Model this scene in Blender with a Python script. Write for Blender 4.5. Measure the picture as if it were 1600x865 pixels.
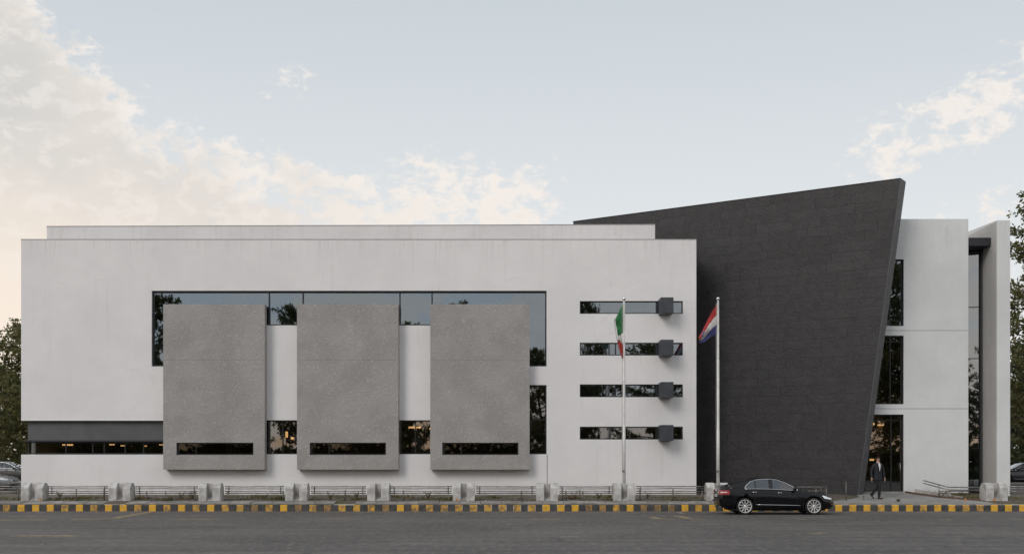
import bpy, bmesh, math, random
import numpy as np
from mathutils import Vector, Matrix, noise as mnoise
R = math.radians
PI = math.pi
random.seed(11)
for o in list(bpy.data.objects):
    bpy.data.objects.remove(o)
scene = bpy.context.scene
COL = scene.collection

# ------------------------------------------------------------------ camera
EYE = 2.1           # eye height above the road
F = 1840.0          # focal length in pixels of the 1600 px wide photograph
HOR = 722.0         # horizon row
cam_d = bpy.data.cameras.new('camera')
cam = bpy.data.objects.new('camera', cam_d)
COL.objects.link(cam)
cam.location = (0, 0, EYE)
cam.rotation_euler = (R(90), 0, 0)
cam_d.sensor_width = 36
cam_d.lens = 36 * F / 1600
cam_d.shift_y = (HOR - 432.5) / 1600
cam_d.clip_start = 0.1
cam_d.clip_end = 3000
scene.camera = cam

# ------------------------------------------------------------------ sun, view
SUN_EL, SUN_AZ = R(34), R(-145)          # azimuth from +Y towards +X: left of and behind the camera
sd = bpy.data.lights.new('sun', 'SUN')
sun = bpy.data.objects.new('sun', sd)
COL.objects.link(sun)
sd.energy = 0.95
sd.angle = R(24)
sd.color = (1.0, 0.95, 0.88)
sdir = Vector((math.sin(SUN_AZ) * math.cos(SUN_EL), math.cos(SUN_AZ) * math.cos(SUN_EL), math.sin(SUN_EL)))
sun.rotation_euler = (-sdir).to_track_quat('-Z', 'Y').to_euler()
sun.location = sdir * 100
vs = scene.view_settings
vs.view_transform = 'Standard'
vs.look = 'None'
vs.exposure = 0.17
vs.gamma = 1.0
vs.use_curve_mapping = False
scene.cycles.max_bounces = 8
scene.cycles.transparent_max_bounces = 12
scene.cycles.caustics_reflective = False
scene.cycles.caustics_refractive = False

# ------------------------------------------------------------------ node helper
class NT:
    def __init__(s, tree):
        s.t = tree
        s.t.nodes.clear()
    def n(s, typ, ins=None, **props):
        nd = s.t.nodes.new(typ)
        for k, v in props.items():
            setattr(nd, k, v)
        for k, v in (ins or {}).items():
            sock = nd.inputs[k]
            if isinstance(v, bpy.types.NodeSocket):
                s.t.links.new(v, sock)
            else:
                if sock.type == 'RGBA' and not isinstance(v, (int, float)) and len(v) == 3:
                    v = (*v, 1)
                sock.default_value = v
        return nd
    def m(s, op, a, b=0.0, c=0.0, clamp=False):
        return s.n('ShaderNodeMath', {0: a, 1: b, 2: c}, operation=op, use_clamp=clamp).outputs[0]
    def sm(s, v, lo, hi, a=0.0, b=1.0):
        return s.n('ShaderNodeMapRange', {'Value': v, 'From Min': lo, 'From Max': hi, 'To Min': a, 'To Max': b},
                   interpolation_type='SMOOTHSTEP').outputs[0]
    def mix(s, f, a, b, mode='MIX'):
        return s.n('ShaderNodeMixRGB', {'Fac': f, 'Color1': a, 'Color2': b}, blend_type=mode).outputs[0]
    def noise(s, vec, scale, detail=4.0, rough=0.5, dist=0.0):
        return s.n('ShaderNodeTexNoise', {'Vector': vec, 'Scale': scale, 'Detail': detail, 'Roughness': rough,
                                          'Distortion': dist}).outputs['Fac']

# ------------------------------------------------------------------ sky
world = bpy.data.worlds.new('World')
scene.world = world
world.use_nodes = True
w = NT(world.node_tree)
tc = w.n('ShaderNodeTexCoord').outputs['Generated']
sx = w.n('ShaderNodeSeparateXYZ', {0: tc})
X_, Y_, Z_ = sx.outputs
az = w.m('ARCTAN2', X_, Y_)
hl = w.m('SQRT', w.m('ADD', w.m('MULTIPLY', X_, X_), w.m('MULTIPLY', Y_, Y_)))
el = w.m('DIVIDE', Z_, w.m('MAXIMUM', hl, 0.001))
sky = w.n('ShaderNodeTexSky', sky_type='NISHITA')
sky.sun_disc = False
sky.sun_elevation = SUN_EL
sky.sun_rotation = SUN_AZ
sky.air_density = 1.0
sky.dust_density = 2.0
nish = w.mix(1.0, sky.outputs[0], (0.10, 0.10, 0.10), 'MULTIPLY')
grad = w.n('ShaderNodeValToRGB', {0: w.sm(el, -0.02, 0.55)})
cr = grad.color_ramp
cr.elements[0].position = 0.0
cr.elements[0].color = (0.77, 0.76, 0.74, 1)
cr.elements[1].position = 1.0
cr.elements[1].color = (0.50, 0.555, 0.60, 1)
e = cr.elements.new(0.32); e.color = (0.69, 0.715, 0.73, 1)
e = cr.elements.new(0.62); e.color = (0.61, 0.645, 0.67, 1)
clear = w.mix(0.06, grad.outputs[0], nish)
clear = w.mix(w.sm(w.m('ABSOLUTE', az), 1.4, 2.6, 0.0, 0.28), clear, (0.36, 0.50, 0.66))     # deeper blue on the side away from the afterglow
# cloud coordinates: azimuth / elevation, stretched a little sideways
seam = w.n('ShaderNodeCombineXYZ', {0: X_, 1: Y_, 2: w.m('MULTIPLY', el, 1.45)}).outputs[0]
n_big = w.noise(seam, 4.0, 3.0, 0.5)
n_mid = w.noise(seam, 20.0, 6.0, 0.58, 0.2)
n_puf = w.noise(seam, 52.0, 5.0, 0.60, 0.25)
n_fin = w.noise(seam, 130.0, 3.0, 0.6)
shape = w.m('ADD', w.m('MULTIPLY', n_mid, 0.34), w.m('ADD', w.m('MULTIPLY', n_puf, 0.52), w.m('MULTIPLY', n_fin, 0.14)))
# big bank on the left: below a line that falls to the right
t = w.m('MAXIMUM', w.m('SUBTRACT', w.m('MULTIPLY', az, -1.0), 0.185), 0.0)
edge = w.m('ADD', 0.255, w.m('MULTIPLY', w.m('MULTIPLY', t, t), 3.0))
d = w.m('SUBTRACT', edge, el)
back = w.sm(w.m('ABSOLUTE', az), 0.9, 1.5, 1.0, 0.0)            # the bank belongs to the front part of the sky
left = w.sm(az, -0.27, 0.0, 1.0, 0.0)
bank = w.m('MULTIPLY', w.m('MULTIPLY', w.sm(d, -0.045, 0.075), left), back)
broke = w.m('MULTIPLY', w.m('MULTIPLY', w.sm(d, -0.035, 0.02), w.sm(az, -0.02, 0.10, 1.0, 0.0)), w.sm(az, -0.5, -0.3))
# clump on the right, rising to the right
lr = w.m('ABSOLUTE', w.m('SUBTRACT', el, w.m('ADD', 0.232, w.m('MULTIPLY', w.m('SUBTRACT', az, 0.26), 0.40))))
rc = w.m('MULTIPLY', w.m('MULTIPLY', w.sm(lr, 0.0, 0.07, 0.60, 0.0), w.sm(az, 0.22, 0.31)), w.sm(az, 0.42, 0.7, 1.0, 0.0))
lr2 = w.m('ABSOLUTE', w.m('SUBTRACT', el, w.m('ADD', 0.185, w.m('MULTIPLY', w.m('SUBTRACT', az, 0.30), 0.2))))
rc2 = w.m('MULTIPLY', w.m('MULTIPLY', w.sm(lr2, 0.0, 0.04, 0.48, 0.0), w.sm(az, 0.24, 0.36)), w.sm(az, 0.5, 0.8, 1.0, 0.0))
dx = w.m('DIVIDE', w.m('ADD', az, 0.195), 0.05)
dy = w.m('DIVIDE', w.m('SUBTRACT', el, 0.318), 0.028)
sm_ = w.sm(w.m('ADD', w.m('MULTIPLY', dx, dx), w.m('MULTIPLY', dy, dy)), 0.0, 1.0, 0.50, 0.0)
rest = w.m('MULTIPLY', w.sm(w.m('ABSOLUTE', az), 0.7, 1.2), w.sm(n_big, 0.42, 0.60, 0.10, 0.95))
cov = w.m('MAXIMUM', w.m('MAXIMUM', w.m('MAXIMUM', bank, w.m('MULTIPLY', broke, 0.62)), w.m('MAXIMUM', rc, rc2)), w.m('MAXIMUM', sm_, rest))
thr = w.m('SUBTRACT', 0.66, w.m('MULTIPLY', cov, 0.36))
dens = w.sm(w.m('SUBTRACT', shape, thr), -0.02, 0.11)
dens = w.m('MAXIMUM', w.m('MULTIPLY', dens, w.sm(cov, 0.02, 0.30)), w.m('MULTIPLY', w.sm(w.m('ADD', d, w.m('MULTIPLY', w.m('SUBTRACT', n_mid, 0.5), 0.10)), 0.015, 0.085), w.m('MULTIPLY', w.sm(az, -0.22, -0.10, 1.0, 0.0), back)))
solid = w.sm(w.m('SUBTRACT', shape, thr), 0.08, 0.26)
lit = w.mix(w.sm(el, 0.05, 0.30), (0.83, 0.75, 0.67), (0.82, 0.77, 0.725))
body = w.mix(w.sm(w.m('ADD', w.m('MULTIPLY', n_big, .7), w.m('MULTIPLY', n_mid, .3)), 0.38, 0.62), (0.585, 0.575, 0.555), (0.69, 0.645, 0.60))
warmlow = w.m('MULTIPLY', w.sm(el, 0.27, 0.12), w.sm(az, -0.14, -0.40))
body = w.mix(w.m('MULTIPLY', warmlow, 0.85), body, (0.88, 0.76, 0.645))
inner = w.m('MULTIPLY', w.sm(w.m('ADD', d, w.m('MULTIPLY', w.m('SUBTRACT', n_mid, 0.5), 0.16)), -0.004, 0.045), w.m('MULTIPLY', left, back))
inner = w.m('MAXIMUM', w.m('MULTIPLY', inner, w.sm(az, -0.05, -0.25, 0.55, 1.0)), w.m('MULTIPLY', solid, 0.75))
body = w.mix(w.m('MULTIPLY', w.sm(n_puf, 0.46, 0.64), 0.45), body, lit)
cloud = w.mix(inner, lit, body)
air = w.mix(w.m('MULTIPLY', w.m('MULTIPLY', w.sm(el, 0.26, 0.02), w.sm(az, 0.2, -0.5)), 0.55), clear, (0.93, 0.84, 0.74))
rear = w.m('MULTIPLY', w.sm(w.m('ABSOLUTE', az), 2.0, 2.8), w.sm(el, 0.11, 0.0))
air = w.mix(w.m('MULTIPLY', rear, 0.8), air, (0.88, 0.52, 0.27))       # evening glow low behind the trees across the road
final = w.mix(w.m('MULTIPLY', dens, 0.93), air, cloud)
bg = w.n('ShaderNodeBackground', {0: final, 1: 1.0})
w.n('ShaderNodeOutputWorld', {0: bg.outputs[0]})

# ------------------------------------------------------------------ materials
MATS = {}
def pm(name, col, rough=0.7, metal=0.0, col2=None, vscale=1.0, vdist=0.0, vlo=0.35, vhi=0.65, fine=0.0, fscale=40.0,
       bump=0.0, bscale=30.0, bdist=0.01, coat=0.0, spec=0.5, detail=5.0, stretch=None, transl=0.0, emit=None):
    if name in MATS:
        return MATS[name]
    m = bpy.data.materials.new(name)
    m.use_nodes = True
    t = NT(m.node_tree)
    pos = t.n('ShaderNodeNewGeometry').outputs['Position']
    if stretch:
        pos = t.n('ShaderNodeVectorMath', {0: pos, 1: stretch}, operation='MULTIPLY').outputs[0]
    c = (*col, 1)
    if col2 is not None:
        f = t.sm(t.noise(pos, vscale, detail, 0.55, vdist), vlo, vhi)
        c = t.mix(f, col, col2)
    if fine:
        f = t.noise(pos, fscale, 3.0, 0.6)
        g = t.n('ShaderNodeMapRange', {'Value': f, 'From Min': 0.2, 'From Max': 0.8, 'To Min': 1 - fine, 'To Max': 1 + fine}).outputs[0]
        c = t.mix(1.0, c, t.n('ShaderNodeCombineXYZ', {0: g, 1: g, 2: g}).outputs[0], 'MULTIPLY')
    ins = {'Base Color': c, 'Roughness': rough, 'Metallic': metal, 'Coat Weight': coat, 'Specular IOR Level': spec}
    if bump:
        h = t.noise(pos, bscale, 4.0, 0.6)
        ins['Normal'] = t.n('ShaderNodeBump', {'Strength': bump, 'Distance': bdist, 'Height': h}).outputs[0]
    if emit:
        ins['Emission Color'] = (*emit[0], 1)
        ins['Emission Strength'] = emit[1]
    p = t.n('ShaderNodeBsdfPrincipled', ins)
    out = p.outputs[0]
    if transl:
        tr = t.n('ShaderNodeBsdfTranslucent', {0: c})
        out = t.n('ShaderNodeMixShader', {0: transl, 1: p.outputs[0], 2: tr.outputs[0]}).outputs[0]
    t.n('ShaderNodeOutputMaterial', {0: out})
    MATS[name] = m
    return m

def glass_mat(name, refl=0.33, tint=(0.78, 0.88, 1.0), dark=(0.30, 0.33, 0.34), f90=0.5):
    m = bpy.data.materials.new(name)
    m.use_nodes = True
    t = NT(m.node_tree)
    pos = t.n('ShaderNodeNewGeometry').outputs['Position']
    h = t.noise(pos, 0.5, 1.0, 0.4)
    nb = t.n('ShaderNodeBump', {'Strength': 0.12, 'Distance': 0.02, 'Height': h}).outputs[0]
    fr = t.n('ShaderNodeFresnel', {'IOR': 1.5, 'Normal': nb}).outputs[0]
    fac = t.m('ADD', refl, t.m('MULTIPLY', fr, f90), clamp=True)
    g = t.n('ShaderNodeBsdfGlossy', {'Color': tint, 'Roughness': 0.012, 'Normal': nb})
    tr = t.n('ShaderNodeBsdfTransparent', {0: dark})
    mx = t.n('ShaderNodeMixShader', {0: fac, 1: tr.outputs[0], 2: g.outputs[0]})
    t.n('ShaderNodeOutputMaterial', {0: mx.outputs[0]})
    MATS[name] = m
    return m

def plaster(name, a, b):
    m = bpy.data.materials.new(name)
    m.use_nodes = True
    t = NT(m.node_tree)
    pos = t.n('ShaderNodeNewGeometry').outputs['Position']
    c = t.mix(t.sm(t.noise(pos, 0.35, 5.0, 0.6), 0.35, 0.65), a, b)
    sp = t.n('ShaderNodeSeparateXYZ', {0: pos})
    st = t.n('ShaderNodeVectorMath', {0: pos, 1: (2.2, 1.0, 0.16)}, operation='MULTIPLY').outputs[0]
    streak = t.sm(t.noise(st, 1.6, 5.0, 0.62), 0.56, 0.78)
    c = t.mix(t.m('MULTIPLY', streak, 0.10), c, (0.36, 0.33, 0.30))
    top = t.m('MULTIPLY', t.sm(sp.outputs[2], 11.2, 12.7), t.sm(t.noise(st, 3.2, 4.0, 0.6), 0.50, 0.66))
    c = t.mix(t.m('MULTIPLY', top, 0.11), c, (0.42, 0.39, 0.36))
    pz = t.n('ShaderNodeVectorMath', {0: pos, 1: t.n('ShaderNodeVectorMath', {0: t.n('ShaderNodeTexNoise', {'Vector': pos, 'Scale': 1.6, 'Detail': 4.0}).outputs['Color'], 3: 1.2}, operation='SCALE').outputs[0]}, operation='ADD').outputs[0]
    ck = t.n('ShaderNodeTexVoronoi', {'Vector': pz, 'Scale': 0.33}, feature='DISTANCE_TO_EDGE').outputs['Distance']
    ck = t.m('MULTIPLY', t.sm(ck, 0.006, 0.001), t.sm(t.noise(pos, 0.35, 2.0), 0.50, 0.62))
    c = t.mix(t.m('MULTIPLY', ck, 0.17), c, (0.30, 0.28, 0.26))
    # splash dirt just above the ground
    base = t.m('MULTIPLY', t.sm(sp.outputs[2], 1.15, 0.5), t.sm(t.noise(pos, 2.3, 5.0, 0.6), 0.35, 0.65))
    c = t.mix(t.m('MULTIPLY', base, 0.42), c, (0.30, 0.26, 0.22))
    spots = t.sm(t.noise(pos, 7.0, 2.0, 0.5), 0.74, 0.80)
    c = t.mix(t.m('MULTIPLY', spots, 0.25), c, (0.35, 0.30, 0.27))
    h = t.m('ADD', t.m('MULTIPLY', t.noise(pos, 1.4, 3.0, 0.5), 1.0), t.m('MULTIPLY', t.noise(pos, 22.0, 4.0, 0.65), 0.22))
    nb = t.n('ShaderNodeBump', {'Strength': 0.35, 'Distance': 0.06, 'Height': h}).outputs[0]
    p = t.n('ShaderNodeBsdfPrincipled', {'Base Color': c, 'Roughness': 0.82, 'Normal': nb})
    t.n('ShaderNodeOutputMaterial', {0: p.outputs[0]})
    MATS[name] = m
    return m

def concrete_relief():
    m = bpy.data.materials.new('textured_concrete')
    m.use_nodes = True
    t = NT(m.node_tree)
    pos = t.n('ShaderNodeNewGeometry').outputs['Position']
    warp = t.n('ShaderNodeTexNoise', {'Vector': pos, 'Scale': 3.6, 'Detail': 2.0}).outputs['Color']
    pw = t.n('ShaderNodeVectorMath', {0: pos, 1: t.n('ShaderNodeVectorMath', {0: warp, 3: 0.75}, operation='SCALE').outputs[0]}, operation='ADD').outputs[0]
    wav = t.n('ShaderNodeTexWave', {'Vector': pw, 'Scale': 2.2, 'Distortion': 8.0, 'Detail': 1.0, 'Detail Scale': 1.3}).outputs['Fac']
    ridge = t.m('POWER', wav, 3.0)
    c = t.mix(t.sm(t.noise(pos, 0.7, 5.0, 0.6), 0.35, 0.65), (0.325, 0.310, 0.299), (0.385, 0.367, 0.356))
    c = t.mix(t.m('MULTIPLY', ridge, 0.34), c, (0.52, 0.50, 0.485))
    gr = t.noise(pos, 45.0, 3.0, 0.7)
    c = t.mix(t.m('MULTIPLY', t.sm(gr, 0.45, 0.75), 0.22), c, (0.20, 0.19, 0.18))
    h = t.m('ADD', t.m('MULTIPLY', ridge, 1.0), t.m('MULTIPLY', gr, 0.5))
    nb = t.n('ShaderNodeBump', {'Strength': 0.5, 'Distance': 0.022, 'Height': h}).outputs[0]
    p = t.n('ShaderNodeBsdfPrincipled', {'Base Color': c, 'Roughness': 0.9, 'Normal': nb})
    t.n('ShaderNodeOutputMaterial', {0: p.outputs[0]})
    MATS['textured_concrete'] = m
    return m

def asphalt():
    m = bpy.data.materials.new('asphalt')
    m.use_nodes = True
    t = NT(m.node_tree)
    pos = t.n('ShaderNodeNewGeometry').outputs['Position']
    c = t.mix(t.sm(t.noise(pos, 0.22, 5.0, 0.6, 0.6), 0.35, 0.66), (0.0800, 0.0736, 0.0704), (0.1200, 0.1112, 0.1048))
    lane = t.n('ShaderNodeVectorMath', {0: pos, 1: (0.03, 0.55, 1.0)}, operation='MULTIPLY').outputs[0]
    c = t.mix(t.m('MULTIPLY', t.sm(t.noise(lane, 1.0, 4.0, 0.6), 0.45, 0.7), 0.5), c, (0.0518, 0.0482, 0.0475))
    pst = t.n('ShaderNodeVectorMath', {0: pos, 1: (1.0, 0.35, 1.0)}, operation='MULTIPLY').outputs[0]
    g = t.noise(pst, 5.0, 6.0, 0.82)
    c = t.mix(t.m('MULTIPLY', t.sm(g, 0.50, 0.68), 0.75), c, (0.2565, 0.2232, 0.1947))
    c = t.mix(t.m('MULTIPLY', t.sm(g, 0.48, 0.32), 0.7), c, (0.045, 0.043, 0.048))
    # tyre paths, oil drips, sealed repairs
    spx = t.n('ShaderNodeSeparateXYZ', {0: pos})
    wob = t.m('ADD', spx.outputs[1], t.m('MULTIPLY', t.noise(pos, 0.08, 2.0), 2.2))
    track = t.m('POWER', t.m('ABSOLUTE', t.m('SINE', t.m('MULTIPLY', wob, 1.9))), 6.0)
    c = t.mix(t.m('MULTIPLY', t.m('MULTIPLY', track, t.sm(t.noise(lane, 0.6, 3.0), 0.35, 0.6)), 0.45), c, (0.050, 0.047, 0.048))
    oil = t.sm(t.noise(pst, 0.9, 3.0, 0.5), 0.66, 0.74)
    c = t.mix(t.m('MULTIPLY', oil, 0.55), c, (0.035, 0.033, 0.034))
    pale = t.sm(t.noise(lane, 2.2, 4.0, 0.7), 0.60, 0.75)
    c = t.mix(t.m('MULTIPLY', pale, 0.35), c, (0.20, 0.185, 0.17))
    dust = t.m('MULTIPLY', t.sm(spx.outputs[1], 48.6, 50.8), t.sm(t.noise(pos, 1.4, 5.0, 0.7), 0.40, 0.62))
    c = t.mix(t.m('MULTIPLY', dust, 0.45), c, (0.19, 0.165, 0.14))
    vor = t.n('ShaderNodeTexVoronoi', {'Vector': t.n('ShaderNodeVectorMath', {0: pos, 1: t.n('ShaderNodeVectorMath', {0: t.n('ShaderNodeTexNoise', {'Vector': pos, 'Scale': 0.8, 'Detail': 3.0}).outputs['Color'], 3: 1.8}, operation='SCALE').outputs[0]}, operation='ADD').outputs[0], 'Scale': 0.16}, feature='DISTANCE_TO_EDGE').outputs['Distance']
    crack = t.m('MULTIPLY', t.sm(vor, 0.010, 0.002), t.sm(t.noise(pos, 0.12, 2.0), 0.45, 0.6))
    c = t.mix(t.m('MULTIPLY', crack, 0.75), c, (0.03, 0.03, 0.032))
    h = t.m('ADD', t.m('MULTIPLY', t.noise(pos, 18.0, 5.0, 0.75), 0.6), t.m('MULTIPLY', t.noise(pos, 0.8, 3.0), 0.9))
    nb = t.n('ShaderNodeBump', {'Strength': 0.7, 'Distance': 0.03, 'Height': h}).outputs[0]
    p = t.n('ShaderNodeBsdfPrincipled', {'Base Color': c, 'Roughness': 0.78, 'Normal': nb})
    t.n('ShaderNodeOutputMaterial', {0: p.outputs[0]})
    MATS['asphalt'] = m
    return m

def paint_worn(name, paint, under, lo, hi, scale=7.0, rough=0.6):
    m = bpy.data.materials.new(name)
    m.use_nodes = True
    t = NT(m.node_tree)
    pos = t.n('ShaderNodeNewGeometry').outputs['Position']
    f = t.sm(t.noise(pos, scale, 5.0, 0.7), lo, hi)
    cu = t.mix(t.sm(t.noise(pos, 14.0, 3.0, 0.6), 0.4, 0.65), under, tuple(x * 0.55 for x in under))
    c = t.mix(f, paint, cu)
    c = t.mix(t.m('MULTIPLY', t.noise(pos, 3.0, 4.0), 0.25), c, (0.2, 0.14, 0.07))
    nb = t.n('ShaderNodeBump', {'Strength': 0.4, 'Distance': 0.01, 'Height': f}).outputs[0]
    p = t.n('ShaderNodeBsdfPrincipled', {'Base Color': c, 'Roughness': rough, 'Normal': nb})
    t.n('ShaderNodeOutputMaterial', {0: p.outputs[0]})
    MATS[name] = m
    return m

def verge_mat():
    m = bpy.data.materials.new('verge_soil')
    m.use_nodes = True
    t = NT(m.node_tree)
    pos = t.n('ShaderNodeNewGeometry').outputs['Position']
    n1 = t.noise(pos, 1.1, 5.0, 0.65)
    n2 = t.noise(pos, 5.0, 5.0, 0.7)
    c = t.mix(t.sm(n1, 0.4, 0.62), (0.105, 0.082, 0.066), (0.155, 0.135, 0.118))
    c = t.mix(t.m('MULTIPLY', t.sm(t.noise(pos, 0.7, 4.0, 0.6, 0.4), 0.47, 0.62), 0.8), c, (0.075, 0.082, 0.030))
    c = t.mix(t.m('MULTIPLY', t.sm(n2, 0.55, 0.75), 0.6), c, (0.045, 0.040, 0.026))
    nb = t.n('ShaderNodeBump', {'Strength': 0.8, 'Distance': 0.05, 'Height': n2}).outputs[0]
    p = t.n('ShaderNodeBsdfPrincipled', {'Base Color': c, 'Roughness': 0.95, 'Normal': nb})
    t.n('ShaderNodeOutputMaterial', {0: p.outputs[0]})
    MATS['verge_soil'] = m
    return m

M = MATS
plaster('white_plaster', (0.80, 0.782, 0.790), (0.85, 0.832, 0.838))
plaster('white_plaster_upper', (0.74, 0.724, 0.73), (0.80, 0.784, 0.79))
plaster('cool_plaster', (0.70, 0.71, 0.715), (0.77, 0.78, 0.785))
plaster('fin_shade_plaster', (0.52, 0.51, 0.50), (0.60, 0.585, 0.57))  # greyer plaster, with the shade of the fin's inner side in its colour
concrete_relief(); asphalt(); verge_mat()
glass_mat('window_glass', 0.27, (0.72, 0.86, 1.0))
glass_mat('lower_glass', 0.22, (0.9, 0.92, 0.95), (0.42, 0.43, 0.42), 0.4)
glass_mat('slot_glass', 0.05, (0.8, 0.86, 0.85), (0.38, 0.42, 0.38), 0.4)
glass_mat('tall_glass', 0.30, (0.85, 0.92, 1.0), (0.35, 0.37, 0.38), 0.6)
pm('dark_frame', (0.022, 0.023, 0.026), 0.42, 0.3, fine=0.15)
pm('joint_dark', (0.10, 0.098, 0.095), 0.95)  # dark grey of the wall joints and the backing behind the panels
pm('dark_panel', (0.115, 0.115, 0.12), 0.55, col2=(0.095, 0.096, 0.10), vscale=1.5, bump=0.15, bscale=20)
pm('box_metal', (0.052, 0.058, 0.068), 0.5, 0.2, col2=(0.068, 0.074, 0.084), vscale=3, fine=0.12, bump=0.1)
pm('canopy_metal', (0.030, 0.031, 0.038), 0.5, 0.2, fine=0.15)
pm('slate_a', (0.0245, 0.0225, 0.0245), 0.55, col2=(0.0342, 0.032, 0.0335), vscale=2.4, fine=0.3, fscale=24, bump=0.55, bscale=9, bdist=0.03)
pm('slate_b', (0.0265, 0.0245, 0.0262), 0.6, col2=(0.0366, 0.0342, 0.0354), vscale=2.0, fine=0.3, fscale=26, bump=0.6, bscale=7, bdist=0.035)
pm('slate_c', (0.0235, 0.0218, 0.0237), 0.5, col2=(0.0323, 0.0305, 0.0323), vscale=2.8, fine=0.3, fscale=22, bump=0.5, bscale=11, bdist=0.03)
pm('slate_backing', (0.022, 0.021, 0.022), 0.8)
pm('slate_cap', (0.105, 0.105, 0.112), 0.6, col2=(0.085, 0.085, 0.09), vscale=2, fine=0.15, bump=0.2, bscale=20)
pm('interior_wall', (0.38, 0.34, 0.29), 0.9, col2=(0.24, 0.21, 0.17), vscale=0.7)
pm('interior_floor', (0.07, 0.065, 0.06), 0.4)
pm('coping_metal', (0.42, 0.41, 0.40), 0.6, col2=(0.34, 0.33, 0.32), vscale=2)
pm('roof_felt', (0.20, 0.20, 0.20), 0.95, col2=(0.14, 0.14, 0.14), vscale=0.7)
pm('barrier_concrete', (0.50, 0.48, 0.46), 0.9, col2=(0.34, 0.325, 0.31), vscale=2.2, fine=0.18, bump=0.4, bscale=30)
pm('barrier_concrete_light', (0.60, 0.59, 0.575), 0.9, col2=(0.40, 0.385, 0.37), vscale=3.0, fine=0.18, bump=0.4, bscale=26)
pm('paving', (0.26, 0.25, 0.24), 0.9, col2=(0.17, 0.165, 0.155), vscale=1.7, fine=0.25, fscale=20, bump=0.5, bscale=25)
pm('paving_b', (0.33, 0.32, 0.305), 0.9, col2=(0.20, 0.19, 0.18), vscale=2.1, fine=0.25, fscale=20, bump=0.5, bscale=25)
pm('path_concrete', (0.30, 0.295, 0.285), 0.9, col2=(0.22, 0.215, 0.205), vscale=0.9, fine=0.2, fscale=14, bump=0.4, bscale=16)
pm('brick_edge', (0.16, 0.085, 0.06), 0.9, col2=(0.10, 0.07, 0.055), vscale=4)
pm('steel', (0.36, 0.35, 0.34), 0.42, 0.75, col2=(0.22, 0.20, 0.185), vscale=6, fine=0.15)
pm('steel_dull', (0.20, 0.19, 0.18), 0.6, 0.5, col2=(0.11, 0.095, 0.085), vscale=5, fine=0.2)
pm('pole_white', (0.66, 0.65, 0.63), 0.35, 0.1, col2=(0.52, 0.51, 0.49), vscale=2, fine=0.08)
pm('chrome', (0.75, 0.75, 0.76), 0.16, 1.0)
pm('kerb_dark', (0.052, 0.052, 0.055), 0.8, col2=(0.085, 0.083, 0.080), vscale=3, fine=0.3, bump=0.4, bscale=25)
pm('kerb_top', (0.17, 0.165, 0.155), 0.9, col2=(0.11, 0.11, 0.10), vscale=2, fine=0.2)
paint_worn('kerb_yellow', (0.86, 0.47, 0.04), (0.42, 0.24, 0.06), 0.52, 0.72, 5.0)
paint_worn('kerb_yellow_worn', (0.74, 0.41, 0.06), (0.30, 0.19, 0.085), 0.40, 0.64, 5.0)
paint_worn('kerb_yellow_rusty', (0.55, 0.30, 0.07), (0.27, 0.18, 0.095), 0.30, 0.56, 4.0)
paint_worn('road_paint', (0.36, 0.27, 0.14), (0.12, 0.108, 0.098), 0.42, 0.62, 4.0, 0.8)
paint_worn('road_paint_pale', (0.28, 0.26, 0.23), (0.11, 0.105, 0.10), 0.40, 0.60, 4.0, 0.8)

# ------------------------------------------------------------------ mesh helpers
def PX(px, D): return (px - 800.0) * D / F
def PZ(py, D): return EYE + (HOR - py) * D / F

def link(name, me, mat=None, parent=None):
    o = bpy.data.objects.new(name, me)
    COL.objects.link(o)
    if mat is not None and len(me.materials) == 0:
        for x in (mat if isinstance(mat, (list, tuple)) else [mat]):
            me.materials.append(M[x] if isinstance(x, str) else x)
    if parent is not None:
        o.parent = parent
    return o

def tag(o, label=None, cat=None, group=None, kind=None):
    if label: o['label'] = label
    if cat: o['category'] = cat
    if group: o['group'] = group
    if kind: o['kind'] = kind
    return o

def empty(name, loc=(0, 0, 0), rz=0.0, label=None, cat=None, group=None, kind=None):
    o = bpy.data.objects.new(name, None)
    COL.objects.link(o)
    o.location = loc
    o.rotation_euler = (0, 0, rz)
    o.empty_display_size = 0.3
    return tag(o, label, cat, group, kind)

def copy_tree(o, parent=None):
    c = o.copy()
    COL.objects.link(c)
    if parent is not None:
        c.parent = parent
    for ch in [x for x in list(bpy.data.objects) if x.parent == o]:
        copy_tree(ch, c)
    return c

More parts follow.
